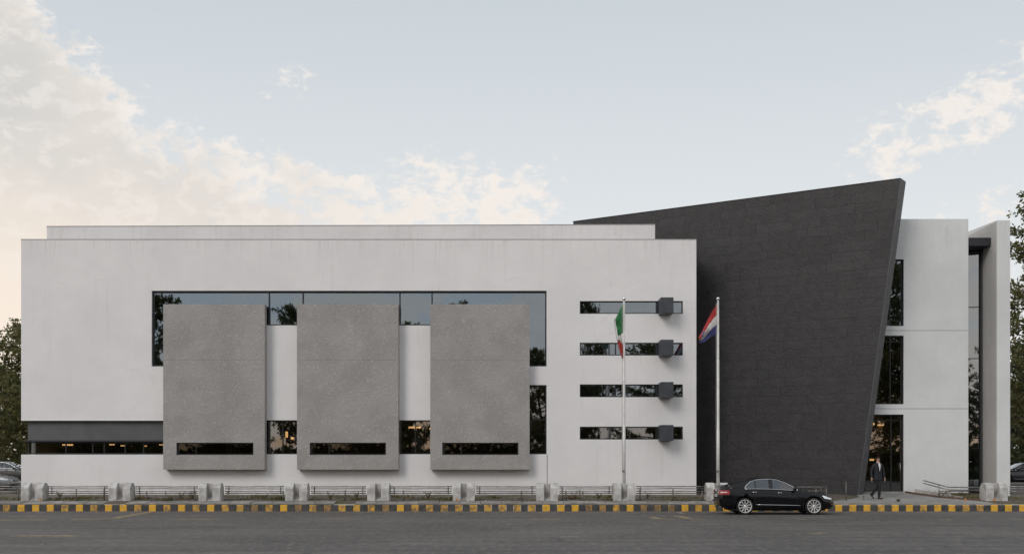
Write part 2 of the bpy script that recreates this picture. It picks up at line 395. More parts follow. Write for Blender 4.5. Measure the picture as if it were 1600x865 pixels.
class MB:
    """collects shapes in world (or local) coordinates"""
    def __init__(s):
        s.v, s.f, s.mi, s.sm = [], [], [], []
    def add(s, vs, fs, mi=0, smooth=False):
        k = len(s.v)
        s.v.extend([tuple(p) for p in vs])
        s.f.extend([tuple(i + k for i in f) for f in fs])
        s.mi.extend([mi] * len(fs))
        s.sm.extend([smooth] * len(fs))
    def box(s, x0, x1, y0, y1, z0, z1, mi=0):
        s.add([(x0, y0, z0), (x1, y0, z0), (x1, y1, z0), (x0, y1, z0), (x0, y0, z1), (x1, y0, z1), (x1, y1, z1), (x0, y1, z1)],
              [(3, 2, 1, 0), (4, 5, 6, 7), (0, 1, 5, 4), (1, 2, 6, 5), (2, 3, 7, 6), (3, 0, 4, 7)], mi)
    def hexa(s, p, mi=0):
        s.add(p, [(3, 2, 1, 0), (4, 5, 6, 7), (0, 1, 5, 4), (1, 2, 6, 5), (2, 3, 7, 6), (3, 0, 4, 7)], mi)
    def bar(s, a, b, wd, dp=None, mi=0, up=(0, 0, 1)):
        a, b = Vector(a), Vector(b)
        dp = wd if dp is None else dp
        t = (b - a).normalized()
        u = Vector(up)
        if abs(t.dot(u)) > 0.99: u = Vector((0, 1, 0))
        n = t.cross(u).normalized(); u = n.cross(t)
        c = [n * wd / 2 * sx_ + u * dp / 2 * sy_ for sx_, sy_ in ((-1, -1), (1, -1), (1, 1), (-1, 1))]
        s.hexa([a + q for q in c] + [b + q for q in c], mi)
    def tube(s, pts, r, n=8, mi=0, cap=True, closed=False):
        pts = [Vector(p) for p in pts]
        rs = r if isinstance(r, (list, tuple)) else [r] * len(pts)
        L = len(pts)
        t0 = (pts[1] - pts[0]).normalized()
        ref = Vector((0, 0, 1)) if abs(t0.z) < 0.9 else Vector((1, 0, 0))
        nv = (ref - t0 * ref.dot(t0)).normalized()
        vs, fs = [], []
        for i, p in enumerate(pts):
            if closed:
                t = (pts[(i + 1) % L] - pts[i - 1]).normalized()
            else:
                t = (pts[min(i + 1, L - 1)] - pts[max(i - 1, 0)]).normalized()
            nv = (nv - t * nv.dot(t))
            nv = nv.normalized() if nv.length > 1e-6 else t.orthogonal().normalized()
            bv = t.cross(nv)
            for k in range(n):
                a = 2 * PI * k / n
                vs.append(p + (nv * math.cos(a) + bv * math.sin(a)) * rs[i])
        segs = L if closed else L - 1
        for i in range(segs):
            j = (i + 1) % L
            for k in range(n):
                k2 = (k + 1) % n
                fs.append((i * n + k, i * n + k2, j * n + k2, j * n + k))
        s.add(vs, fs, mi, True)
        if cap and not closed:
            s.add(vs[:n], [tuple(range(n - 1, -1, -1))], mi)
            s.add(vs[-n:], [tuple(range(n))], mi)
    def lathe(s, prof, c, axis='z', n=24, mi=0, smooth=True):
        vs, fs = [], []
        c = Vector(c)
        for r, h in prof:
            for k in range(n):
                a = 2 * PI * k / n
                if axis == 'z': q = Vector((r * math.cos(a), r * math.sin(a), h))
                elif axis == 'y': q = Vector((r * math.cos(a), h, r * math.sin(a)))
                else: q = Vector((h, r * math.cos(a), r * math.sin(a)))
                vs.append(c + q)
        for i in range(len(prof) - 1):
            for k in range(n):
                k2 = (k + 1) % n
                fs.append((i * n + k, i * n + k2, (i + 1) * n + k2, (i + 1) * n + k))
        s.add(vs, fs, mi, smooth)
    def prism(s, poly, y0, y1, mi=0):
        """poly in (x, z), extruded along y"""
        n = len(poly)
        vs = [(x, y0, z) for x, z in poly] + [(x, y1, z) for x, z in poly]
        fs = [tuple(range(n)), tuple(range(2 * n - 1, n - 1, -1))] + [(i, i + n, (i + 1) % n + n, (i + 1) % n) for i in range(n)]
        s.add(vs, fs, mi)
    def mesh(s, name='mesh'):
        me = bpy.data.meshes.new(name)
        me.from_pydata(s.v, [], s.f)
        me.polygons.foreach_set('material_index', s.mi)
        me.polygons.foreach_set('use_smooth', s.sm)
        me.update()
        return me
    def build(s, name, mat, parent=None, bevel=0.0, seg=2, fix=True):
        me = s.mesh(name)
        if fix or bevel:
            bm = bmesh.new(); bm.from_mesh(me)
            if fix:
                bmesh.ops.remove_doubles(bm, verts=bm.verts, dist=1e-5)
                bmesh.ops.recalc_face_normals(bm, faces=bm.faces)
            if bevel:
                es = [e for e in bm.edges if len(e.link_faces) == 2 and e.calc_face_angle(0) > 0.6]
                bmesh.ops.bevel(bm, geom=es, offset=bevel, segments=seg, affect='EDGES', profile=0.5)
            bm.to_mesh(me); bm.free()
        return link(name, me, mat, parent)

def holed_wall(mb, x0, x1, z0, z1, holes, y, th, mi=0, cut=None):
    """flat wall facing -Y with rectangular openings and real reveals"""
    xs = sorted(set([x0, x1] + [min(max(v, x0), x1) for h in holes for v in h[:2]]))
    zs = sorted(set([z0, z1] + [min(max(v, z0), z1) for h in holes for v in h[2:]]))
    nx, nz = len(xs) - 1, len(zs) - 1
    sol = [[True] * nz for _ in range(nx)]
    for i in range(nx):
        for j in range(nz):
            cx, cz = (xs[i] + xs[i + 1]) / 2, (zs[j] + zs[j + 1]) / 2
            if any(h[0] < cx < h[1] and h[2] < cz < h[3] for h in holes): sol[i][j] = False
    idx = {}
    vs, fs = [], []
    def vid(i, j, k):
        key = (i, j, k)
        if key not in idx:
            idx[key] = len(vs); vs.append((xs[i], y if k == 0 else y + th, zs[j]))
        return idx[key]
    S = lambda i, j: 0 <= i < nx and 0 <= j < nz and sol[i][j]
    for i in range(nx):
        for j in range(nz):
            if not sol[i][j]: continue
            fs.append((vid(i, j, 0), vid(i + 1, j, 0), vid(i + 1, j + 1, 0), vid(i, j + 1, 0)))
            fs.append((vid(i, j, 1), vid(i, j + 1, 1), vid(i + 1, j + 1, 1), vid(i + 1, j, 1)))
            if not S(i - 1, j): fs.append((vid(i, j, 0), vid(i, j + 1, 0), vid(i, j + 1, 1), vid(i, j, 1)))
            if not S(i + 1, j): fs.append((vid(i + 1, j, 0), vid(i + 1, j, 1), vid(i + 1, j + 1, 1), vid(i + 1, j + 1, 0)))
            if not S(i, j - 1): fs.append((vid(i, j, 0), vid(i, j, 1), vid(i + 1, j, 1), vid(i + 1, j, 0)))
            if not S(i, j + 1): fs.append((vid(i, j + 1, 0), vid(i + 1, j + 1, 0), vid(i + 1, j + 1, 1), vid(i, j + 1, 1)))
    mb.add(vs, fs, mi)

def sstep(a, b, x):
    t = min(1, max(0, (x - a) / (b - a)))
    return t * t * (3 - 2 * t)

# ------------------------------------------------------------------ ground
GP = [(51.0, 0.285), (51.9, 0.400), (53.0, 0.45), (56.0, 0.575), (60.0, 0.62), (500, 0.62)]
def gz(x, y):
    for (a, za), (b, zb) in zip(GP, GP[1:]):
        if y <= b:
            z = za + (zb - za) * max(0, (y - a)) / (b - a)
            break
    return z + 0.10 * sstep(12.5, 15.5, x) * sstep(53.0, 55.4, y) * (1 - sstep(21.0, 23.5, x))

def sheet(name, xs, ys, zf, mat, kind='structure', parent=None):
    vs = [(x, y, zf(x, y)) for y in ys for x in xs]
    n = len(xs)
    fs = [(j * n + i, j * n + i + 1, (j + 1) * n + i + 1, (j + 1) * n + i) for j in range(len(ys) - 1) for i in range(n - 1)]
    me = bpy.data.meshes.new(name)
    me.from_pydata(vs, [], fs)
    me.update()
    o = link(name, me, mat, parent)
    if kind: o['kind'] = kind
    return o

sheet('road', [-400, -60, 0, 60, 400], [-13, 0, 25, 50.86], lambda x, y: 0.0, 'asphalt')
gx = [-400, -200, -100, -60] + [x * 0.5 for x in range(-60, 61)] + [60, 100, 200, 400]
gy = [50.95, 51.2, 51.5, 51.9, 52.2, 52.6, 53, 53.5, 54, 54.5, 55, 55.5, 56, 57, 58, 60, 66, 80, 120, 200, 500]
def gzz(x, y):
    b = 0.0
    if 51.4 < y < 55.5 and x < 13.5:
        b = 0.035 * mnoise.noise(Vector((x * 0.9, y * 1.1, 3.0))) * (1 if y > 52 else 0.4)
    return gz(x, y) + b
sheet('ground', gx, gy, gzz, 'verge_soil')
pm('far_grass', (0.055, 0.075, 0.025), 0.95, col2=(0.10, 0.095, 0.05), vscale=0.5, bump=0.6, bscale=3, bdist=0.1)
sheet('lawn', [-400, 0, 400], [-500, -60, -13.0], lambda x, y: -0.02 + 0.12 * (y < -13.5), 'far_grass')
sheet('parking_lot', [-140, -24.6], [62, 130], lambda x, y: 0.635, 'asphalt')
sheet('parking_lot', [24.2, 140], [62, 130], lambda x, y: 0.635, 'asphalt')

# entrance path draped over the ground
def path_sheet():
    rows = [(51.05, 13.6, 21.0), (51.9, 14.2, 20.55), (52.8, 15.2, 19.9), (53.9, 15.9, 19.2), (55.0, 15.9, 18.6), (56.4, 15.9, 18.45)]
    vs, fs = [], []
    N = 24
    ys = [51.05 + 5.35 * i / 22 for i in range(23)]
    for y in ys:
        for (a, la, ra), (b, lb, rb) in zip(rows, rows[1:]):
            if y <= b + 1e-6:
                k = (y - a) / (b - a); l = la + (lb - la) * k; r = ra + (rb - ra) * k
                break
        for i in range(N + 1):
            x = l + (r - l) * i / N
            vs.append((x, y, gz(x, y) + 0.022))
    n = N + 1
    for j in range(len(ys) - 1):
        for i in range(N):
            fs.append((j * n + i, j * n + i + 1, (j + 1) * n + i + 1, (j + 1) * n + i))
    me = bpy.data.meshes.new('path'); me.from_pydata(vs, [], fs); me.update()
    tag(link('path', me, 'path_concrete'), kind='structure')
    # brick edging along the right side
    mb = MB()
    pr = [(y, l, r) for y, l, r in rows]
    for (a, _, ra), (b, _, rb) in zip(pr[1:], pr[2:]):
        m = 6
        for q in range(m):
            y0 = a + (b - a) * q / m; y1 = a + (b - a) * (q + 0.9) / m
            x0 = ra + (rb - ra) * q / m; x1 = ra + (rb - ra) * (q + 0.9) / m
            mb.bar((x0 + 0.06, y0, gz(x0, y0) + 0.04), (x1 + 0.06, y1, gz(x1, y1) + 0.04), 0.11, 0.11)
    tag(mb.build('path_edging', 'brick_edge'), kind='structure')
path_sheet()

# kerb of painted blocks
kerb = tag(empty('kerb', (0, 50.84, 0)), kind='structure')
SP = 22.37 * 50.84 / F
x_first = PX(4.2, 50.84)
def kerb_mesh(wid, seed):
    mb = MB()
    mb.box(0, wid, 0, 0.17, -0.02, 0.276)
    me = mb.mesh('kerb_block')
    bm = bmesh.new(); bm.from_mesh(me)
    bmesh.ops.bevel(bm, geom=[e for e in bm.edges], offset=0.014, segments=1, affect='EDGES')
    rr = random.Random(seed)
    for v in bm.verts:
        v.co += Vector((rr.uniform(-1, 1), rr.uniform(-1, 1), rr.uniform(-1, 1))) * 0.003
    bm.to_mesh(me); bm.free()
    return me
wy, wd_ = 11.2 / 22.37 * SP, 11.17 / 22.37 * SP
kms = {}
for key, wid in (('kerb_yellow', wy), ('kerb_yellow_worn', wy), ('kerb_yellow_rusty', wy), ('kerb_dark', wd_)):
    me = kerb_mesh(wid - 0.007, len(key)); me.materials.append(M[key]); kms[key] = me
rk = random.Random(5)
KN = [(-4, -86.9), (0, 4.2), (39, 893.6), (49, 1108.0), (58, 1305.2), (71, 1592.7), (77, 1725.0)]
def kx(n):
    for (a, pa), (b, pb) in zip(KN, KN[1:]):
        if n <= b: return PX(pa + (pb - pa) * (n - a) / (b - a), 50.84)
    return PX(1725.0, 50.84)
for i in range(-4, 77):
    x = kx(i)
    wk = (kx(i + 1) - x) / SP
    key = rk.choice(['kerb_yellow', 'kerb_yellow', 'kerb_yellow_worn', 'kerb_yellow_worn', 'kerb_yellow_rusty'])
    if i > 56: key = 'kerb_yellow' if rk.random() < 0.75 else 'kerb_yellow_worn'
    for k, xx in ((key, x), ('kerb_dark', x + wy * wk)):
        o = bpy.data.objects.new('kerb_block', kms[k]); COL.objects.link(o)
        o.parent = kerb
        o.location = (xx, rk.uniform(-0.004, 0.004), rk.uniform(-0.006, 0.004)); o.scale = (wk, 1, 1)
mb = MB()
mb.box(-400, kx(-4) - 0.01, 50.84, 51.02, -0.05, 0.276)
mb.box(kx(77) + 0.01, 400, 50.84, 51.02, -0.05, 0.276)
o = mb.build('kerb_run', 'kerb_dark', kerb); o.location = (0, -50.84, 0)

# pavement slabs between the kerb and the barriers
pav = tag(empty('pavement', (0, 51.03, 0.28)), kind='structure')
slab_ms = []
for k in range(3):
    mb = MB(); mb.box(-0.44, 0.44, -0.35, 0.35, -0.04, 0.02)
    me = mb.mesh('paving_slab'); me.materials.append(M['paving' if k else 'paving_b']); slab_ms.append(me)
rp = random.Random(9)
x = -24.5
while x < 13.4:
    o = bpy.data.objects.new('paving_slab', slab_ms[rp.randrange(3)]); COL.objects.link(o); o.parent = pav
    yy = 51.40 - 51.03
    o.location = (x, yy + rp.uniform(-0.03, 0.03), gz(x, 51.4) - 0.28 + 0.008 + rp.uniform(-0.012, 0.010))
    o.rotation_euler = (math.atan2(0.115, 0.9), rp.uniform(-0.012, 0.012), rp.uniform(-0.03, 0.03))
    x += 0.9 + rp.uniform(0, 0.02) + (0.9 if rp.random() < 0.06 else 0)

# road paint, worn
def marking(p, q, wid=0.32, mat='road_paint'):
    (ax, ay), (bx, by) = p, q
    Da, Db = F * EYE / (ay - HOR), F * EYE / (by - HOR)
    a = Vector((PX(ax, Da), Da, 0.004)); b = Vector((PX(bx, Db), Db, 0.004))
    t = (b - a).normalized(); n = Vector((-t.y, t.x, 0)) * wid / 2
    mb = MB(); mb.add([a - n, b - n, b + n, a + n], [(0, 1, 2, 3)])
    return tag(mb.build('road_marking', mat, fix=False), kind='structure')
for p, q, wd2, mt in [((25, 836.5), (120, 836), 0.42, 'road_paint'), ((0, 812), (73, 811.5), 0.36, 'road_paint'), ((110, 811), (178, 809), 0.36, 'road_paint'),
               ((178, 809), (238, 798.6), 0.34, 'road_paint'), ((272, 810.5), (340, 810), 0.36, 'road_paint'), ((505, 810), (550, 809.6), 0.3, 'road_paint'),
               ((830, 810), (876, 810.2), 0.36, 'road_paint'), ((1018, 807), (1032, 810.4), 0.3, 'road_paint'), ((1032, 810.4), (1054, 810.6), 0.34, 'road_paint'),
               ((1056, 805), (1078, 809.6), 0.3, 'road_paint'), ((1078, 810), (1100, 810.8), 0.34, 'road_paint'), ((1060, 799), (1066, 802), 0.25, 'road_paint_pale'),
               ((40, 801), (78, 799.5), 0.3, 'road_paint_pale'), ((555, 801), (600, 798.7), 0.3, 'road_paint_pale'), ((690, 800), (735, 799.8), 0.3, 'road_paint_pale'),
               ((1266, 832.6), (1290, 832.2), 0.4, 'road_paint'), ((1466, 811), (1488, 811.2), 0.35, 'road_paint'), ((1578, 809.6), (1600, 810.2), 0.35, 'road_paint'),
               ((875, 838), (905, 838), 0.4, 'road_paint_pale'), ((1245, 811), (1262, 811), 0.3, 'road_paint'), ((640, 809.5), (662, 809.5), 0.3, 'road_paint_pale')]:
    marking(p, q, wd2, mt)

# ------------------------------------------------------------------ the building
FD = 56.0
fx = lambda px: PX(px, FD)
fz = lambda py: PZ(py, FD)
bld = empty('office_building', (0, FD, 0.58), 0, 'white plastered office block with three grey concrete bays and a leaning black slate wall', 'building')
def bpart(mb, name, mat, parent=None, bevel=0.0, **k):
    o = mb.build(name, mat, None, bevel, **k)
    par = parent or bld
    o.parent = par
    o.matrix_parent_inverse = Matrix.Translation(-Vector(wloc(par)))
    return o
def wloc(o):
    v = Vector((0, 0, 0))
    while o is not None:
        v += Vector(o.location); o = o.parent
        if o is None: break
    return v
def bsub(mesh_obj, par):
    mesh_obj.parent = par
    return mesh_obj

BL, BR = fx(33), fx(1088)
ZT = fz(374.3)
ZB = 0.45
hs = [(fx(237), fx(854), fz(508), fz(454)), (fx(237), fx(290), fz(572), fz(454)), (fx(800), fx(854), fz(572), fz(454)),
      (fx(400), fx(480), fz(709), fz(656)), (fx(610), fx(685), fz(709), fz(656)), (fx(815), fx(854), fz(709), fz(601)),
      (BL - 1, fx(300), fz(709.5), fz(656))]
STR = [(470, 490), (535, 555), (600, 620), (666, 686)]
for a, b in ((275, 396), (484, 603), (691, 810)):
    hs.append((fx(a) - .05, fx(b) + .05, fz(712), fz(689)))
for a, b in STR:
    hs.append((fx(906), fx(1067), fz(b), fz(a)))
mb = MB()
holed_wall(mb, BL, BR, ZB, ZT, hs, FD, 0.32)
bpart(mb, 'facade_wall', 'white_plaster', bevel=0.0)
# drip strip on the bottom edge of the overhanging upper wall
mb = MB(); mb.box(BL + 0.004, fx(255.5), FD - 0.012, FD + 0.10, fz(656) - 0.02, fz(656) + 0.035)
bpart(mb, 'drip_edge', 'white_plaster')
# metal coping on the parapet
mb = MB(); mb.box(BL - 0.01, BR + 0.01, FD - 0.015, FD + 0.34, ZT + 0.002, ZT + 0.028)
bpart(mb, 'coping', 'coping_metal')
# expansion joint
mb = MB(); mb.box(fx(854.5), fx(855.4), FD - 0.004, FD + 0.01, ZB, fz(709) - 0.01)
bpart(mb, 'expansion_joint', 'joint_dark')
# side, back walls, roof, floors
DEPTH = 73.0
mb = MB()
mb.box(BL, BL + 0.3, FD + 0.322, DEPTH, ZB, fz(709.5))
mb.box(BL, BL + 0.3, FD + 0.322, DEPTH, fz(656), ZT)
mb.box(BL + 0.25, BL + 0.45, FD + 0.6, DEPTH - 0.01, fz(709.5) + 0.002, fz(656) - 0.002)
mb.box(BR - 0.3, BR, FD + 0.322, DEPTH, ZB, ZT)
mb.box(BL + 0.302, BR - 0.302, DEPTH - 0.3, DEPTH, ZB, ZT)
bpart(mb, 'outer_wall', 'white_plaster')
mb = MB(); mb.box(BL + 0.302, BR - 0.302, FD + 0.322, DEPTH - 0.302, ZT - 0.6, ZT - 0.3)
bpart(mb, 'roof', 'roof_felt')
mb = MB()
zs_ = fz(585)
mb.box(BL + 0.31, fx(880), FD + 0.75, DEPTH - 0.31, zs_ - 0.2, zs_ + 0.2)
mb.box(BL + 0.5, BR - 0.31, FD + 0.33, DEPTH - 0.31, 0.5, 0.66)
bpart(mb, 'floor_slab', 'interior_floor')
mb = MB()
mb.box(BL + 0.5, fx(880), 63.0, 63.15, 0.662, zs_ - 0.202)
mb.box(BL + 0.5, fx(880), 62.0, 62.15, zs_ + 0.202, ZT - 0.602)
mb.box(fx(880), fx(880) + 0.15, FD + 0.33, 66, 0.662, ZT - 0.602)
mb.box(fx(880) + 0.16, BR - 0.31, 60.0, 60.15, 0.662, ZT - 0.602)
for px in (335, 470, 560, 655, 760):
    mb.box(fx(px), fx(px) + 0.3, FD + 2.2, FD + 2.5, 0.662, zs_ - 0.202)
bpart(mb, 'inner_wall', 'interior_wall')
# set-back upper parapet
UD = 57.0
ux0, ux1, uz1 = PX(73, UD), PX(1023.5, UD), PZ(352.6, UD)
mb = MB()
mb.hexa([(ux0, UD, ZT - 0.35), (ux1, UD, ZT - 0.35), (ux1, UD + 0.3, ZT - 0.35), (ux0, UD + 0.3, ZT - 0.35),
         (ux0, UD, PZ(354, UD)), (ux1, UD, PZ(351, UD)), (ux1, UD + 0.3, PZ(351, UD)), (ux0, UD + 0.3, PZ(354, UD))])
mb.box(ux0, ux0 + 0.3, UD + 0.302, 71, ZT - 0.35, PZ(354, UD) - 0.002)
mb.box(ux1 - 0.3, ux1, UD + 0.302, 59.5, ZT - 0.35, PZ(352, UD) - 0.002)
bpart(mb, 'upper_parapet', 'white_plaster_upper')
mb = MB()
mb.hexa([(ux0 - .01, UD - .015, PZ(354, UD) + .002), (ux1 + .01, UD - .015, PZ(351, UD) + .002), (ux1 + .01, UD + .32, PZ(351, UD) + .002), (ux0 - .01, UD + .32, PZ(354, UD) + .002),
         (ux0 - .01, UD - .015, PZ(354, UD) + .03), (ux1 + .01, UD - .015, PZ(351, UD) + .03), (ux1 + .01, UD + .32, PZ(351, UD) + .03), (ux0 - .01, UD + .32, PZ(354, UD) + .03)])
bpart(mb, 'upper_coping', 'coping_metal')

# windows -------------------------------------------------------------
def window(par, x0, x1, z0, z1, y, mulls, glass, fr=0.055, transoms=(), name='window', ledge=False, opens=None):
    """frame (this part's own mesh) and panes as sub-parts"""
    mb = MB()
    mb.box(x0, x1, y - 0.05, y + 0.05, z1 - fr, z1)
    mb.box(x0, x1, y - 0.05, y + 0.05, z0, z0 + fr)
    mb.box(x0, x0 + fr, y - 0.05, y + 0.05, z0 + fr, z1 - fr)
    mb.box(x1 - fr, x1, y - 0.05, y + 0.05, z0 + fr, z1 - fr)
    for mx in mulls:
        mb.box(mx - 0.024, mx + 0.024, y - 0.04, y + 0.045, z0 + fr, z1 - fr)
    for tz in transoms:
        mb.box(x0 + fr, x1 - fr, y - 0.035, y + 0.04, tz - 0.022, tz + 0.022)
    f = bpart(mb, name, 'dark_frame', par, fix=False)
    xs = [x0 + fr] + [m for m in mulls] + [x1 - fr]
    rr = random.Random(int(abs(x0 * 31 + z0 * 17)))
    zz = [z0 + fr] + list(transoms) + [z1 - fr]
    for a, b in zip(xs, xs[1:]):
        for c, d_ in zip(zz, zz[1:]):
            g = MB()
            t1, t2 = rr.uniform(-.004, .004), rr.uniform(-.004, .004)
            g.add([(a, y + t1, c), (b, y - t1, c), (b, y - t1 + t2, d_), (a, y + t1 + t2, d_)], [(0, 1, 2, 3)])
            p = g.build('pane', glass, None, fix=False)
            p.parent = f
    return f

GY = FD + 0.17
# the L-shaped clerestory: a top band and two legs
zt, zb1, zb2 = fz(454), fz(508), fz(572)
mb = MB()
for (a, b, c, d_) in ((fx(237), fx(854), zt - .09, zt), (fx(237), fx(239.8), zb2, zt - .09), (fx(237) + .08, fx(292), zb2, zb2 + .07),
                      (fx(852), fx(854), zb2, zt - .09), (fx(800), fx(852), zb2, zb2 + .06), (fx(292), fx(800), zb1, zb1 + .06)):
    mb.box(a, b, GY - .06, GY + .06, c, d_)
for px in (419.8, 472.8, 624.5, 674.8):
    mb.box(fx(px) - .03, fx(px) + .03, GY - .05, GY + .05, zb1 + .06, zt - .09)
clere = bpart(mb, 'window', 'dark_frame', fix=False)
tag(clere, 'wide dark framed clerestory window wrapping the tops of the concrete bays')
edges = [239.8, 292, 419.8, 472.8, 624.5, 674.8, 800, 852]
for i, (a, b) in enumerate(zip(edges, edges[1:])):
    bot = zb2 if i in (0, 6) else zb1
    t1 = random.uniform(-.004, .004)
    g = MB(); g.add([(fx(a), GY + t1, bot + .06), (fx(b), GY - t1, bot + .06), (fx(b), GY - t1, zt - .09), (fx(a), GY + t1, zt - .09)], [(0, 1, 2, 3)])
    p = g.build('pane', 'window_glass', None, fix=False); p.parent = clere
# white reveal liner on the left jamb / head
window(None, fx(400), fx(480), fz(709), fz(656), GY, [fx(441)], 'lower_glass')
window(None, fx(610), fx(685), fz(709), fz(656), GY, [fx(649)], 'lower_glass')
window(None, fx(815), fx(854), fz(709), fz(601), GY, [], 'lower_glass', transoms=[fz(655)])
for k, (a, b) in enumerate(STR):
    window(None, fx(906), fx(1067), fz(b), fz(a), GY - .05, [fx(x) for x in ((975, 1028) if k in (0, 3) else (947, 962, 975, 1028))], 'window_glass' if k < 3 else 'lower_glass', fr=0.05)
# ribbon window under a dark panel on the left
ry = FD + 0.22
mb = MB(); mb.box(fx(40.5), fx(256), ry, ry + .1, fz(688), fz(656) - 0.025)
bpart(mb, 'spandrel_panel', 'dark_panel')
mb = MB(); mb.box(fx(36), fx(256), ry - .14, ry - .002, fz(689.5), fz(687))
bpart(mb, 'window_ledge', 'canopy_metal', bevel=.006)
window(None, fx(40.5), fx(256), fz(709) + .003, fz(689.6), ry + .05, [fx(x) for x in (100, 142, 160, 193, 222)], 'lower_glass')
# concrete bays -------------------------------------------------------
BD = 55.5
bxs = [(255, 413.5), (464, 622.5), (672.3, 827.5)]
slots = [(275.5, 396), (484, 603), (691, 810)]
for (a, b), (s0, s1) in zip(bxs, slots):
    x0, x1 = PX(a, BD), PX(b, BD)
    z0, z1 = PZ(733, BD), PZ(475, BD)
    zj = PZ(562, BD)
    sa, sb, sz0, sz1 = PX(s0, BD), PX(s1, BD), PZ(710, BD), PZ(691, BD)
    mb = MB()   # core shell
    holed_wall(mb, x0 + .03, x1 - .03, z0 + .03, z1 - .03, [(sa, sb, sz0, sz1)], BD + .05, .12)
    mb.box(x0 + .02, x0 + .14, BD + .172, FD - .002, z0 + .02, z1 - .02)
    mb.box(x1 - .14, x1 - .02, BD + .172, FD - .002, z0 + .02, z1 - .02)
    mb.box(x0 + .14, x1 - .14, BD + .172, FD - .002, z0 + .02, z0 + .15)
    mb.box(x0 + .14, x1 - .14, BD + .172, FD - .002, z1 - .15, z1 - .02)
    bay = bpart(mb, 'concrete_bay', 'textured_concrete')
    def sub(mb_, nm, mt, bevel=0.0):
        o = mb_.build(nm, mt, None, bevel); o.parent = bay
        return o
    up = MB(); up.box(x0, x1, BD, BD + .05, zj + .003, z1)
    sub(up, 'panel', 'textured_concrete')
    lo = MB(); holed_wall(lo, x0, x1, z0, zj - .003, [(sa, sb, sz0, sz1)], BD, .05)
    sub(lo, 'panel', 'textured_concrete')
    for xa, xb in ((x0, x0 + .02), (x1 - .02, x1)):
        sp_ = MB(); sp_.box(xa, xb, BD + .052, FD - .003, z0, z1); sub(sp_, 'side_panel', 'textured_concrete')
    sp_ = MB(); sp_.box(x0 + .021, x1 - .021, BD + .052, FD - .003, z0, z0 + .02); sub(sp_, 'bottom_panel', 'textured_concrete')
    fr = MB()
    yy = BD + .12
    fr.box(sa, sb, yy - .03, yy + .03, sz1 - .05, sz1 - .002); fr.box(sa, sb, yy - .03, yy + .03, sz0 + .002, sz0 + .05)
    fr.box(sa + .002, sa + .1, yy - .03, yy + .03, sz0 + .05, sz1 - .05); fr.box(sb - .05, sb - .002, yy - .03, yy + .03, sz0 + .05, sz1 - .05)
    m1 = sa + (sb - sa) * .25
    fr.box(m1 - .02, m1 + .02, yy - .02, yy + .02, sz0 + .05, sz1 - .05)
    sub(fr, 'window_frame', 'dark_frame')
    for a2, b2 in ((sa + .1, m1 - .02), (m1 + .02, sb - .05)):
        g = MB(); g.add([(a2, yy, sz0 + .05), (b2, yy, sz0 + .05), (b2, yy, sz1 - .05), (a2, yy, sz1 - .05)], [(0, 1, 2, 3)])
        sub(g, 'pane', 'slot_glass')

# dark boxes on the strip windows
for a, b in STR:
    YD = 55.12
    x0, x1 = PX(1032.3, YD), PX(1052.5, YD)
    zc = (fz(a) + fz(b)) / 2
    mb = MB(); mb.box(x0, x1, YD, FD + .05, zc - .37, zc + .36)
    bpart(mb, 'shading_box', 'box_metal', bevel=.012)

# the leaning black slate wall -----------------------------------------
A0 = Vector((3.25, 62.9, 0)); DV = Vector((0.832, -0.555, 0)).normalized(); NB = Vector((0.555, 0.832, 0)).normalized()
def bw(t, z, dep=0.0):
    p = A0 + DV * t + NB * dep
    return (p.x, p.y, z)
TB, TT, ZL, ZH = 15.31, 17.27, 0.50, 14.95
def tedge(z): return TB + (TT - TB) * (z - 0.55) / (ZH - 0.55)
TH = 0.78
mb = MB()
mb.hexa([bw(0.02, ZL, .045), bw(tedge(ZL) - .03, ZL, .045), bw(tedge(ZL) - .03, ZL, TH), bw(0.02, ZL, TH),
         bw(0.02, ZH - .02, .045), bw(tedge(ZH) - .03, ZH - .02, .045), bw(tedge(ZH) - .03, ZH - .02, TH), bw(0.02, ZH - .02, TH)])
slate = bpart(mb, 'slate_wall', 'slate_backing')
def ssub(mb_, nm, mt, bevel=0.0, fix=True):
    o = mb_.build(nm, mt, None, bevel, fix=fix); o.parent = slate
    return o
# smooth end cap that follows the leaning edge, and a thin coping
mb = MB()
mb.hexa([bw(tedge(ZL) - .03, ZL, 0), bw(tedge(ZL), ZL, 0), bw(tedge(ZL), ZL, TH + .01), bw(tedge(ZL) - .03, ZL, TH + .01),
         bw(tedge(ZH) - .03, ZH, 0), bw(tedge(ZH), ZH, 0), bw(tedge(ZH), ZH, TH + .01), bw(tedge(ZH) - .03, ZH, TH + .01)])
ssub(mb, 'end_cap', 'slate_cap')
mb = MB()
mb.hexa([bw(0, ZH - .018, -.01), bw(TT - .035, ZH - .018, -.01), bw(TT - .035, ZH - .018, TH), bw(0, ZH - .018, TH),
         bw(0, ZH + .02, -.01), bw(TT - .035, ZH + .02, -.01), bw(TT - .035, ZH + .02, TH), bw(0, ZH + .02, TH)])
ssub(mb, 'coping', 'slate_backing')
rs = random.Random(21)
ch = 0.437
nrow = int((ZH - 0.02 - ZL) / ch)
ch = (ZH - 0.02 - ZL) / nrow
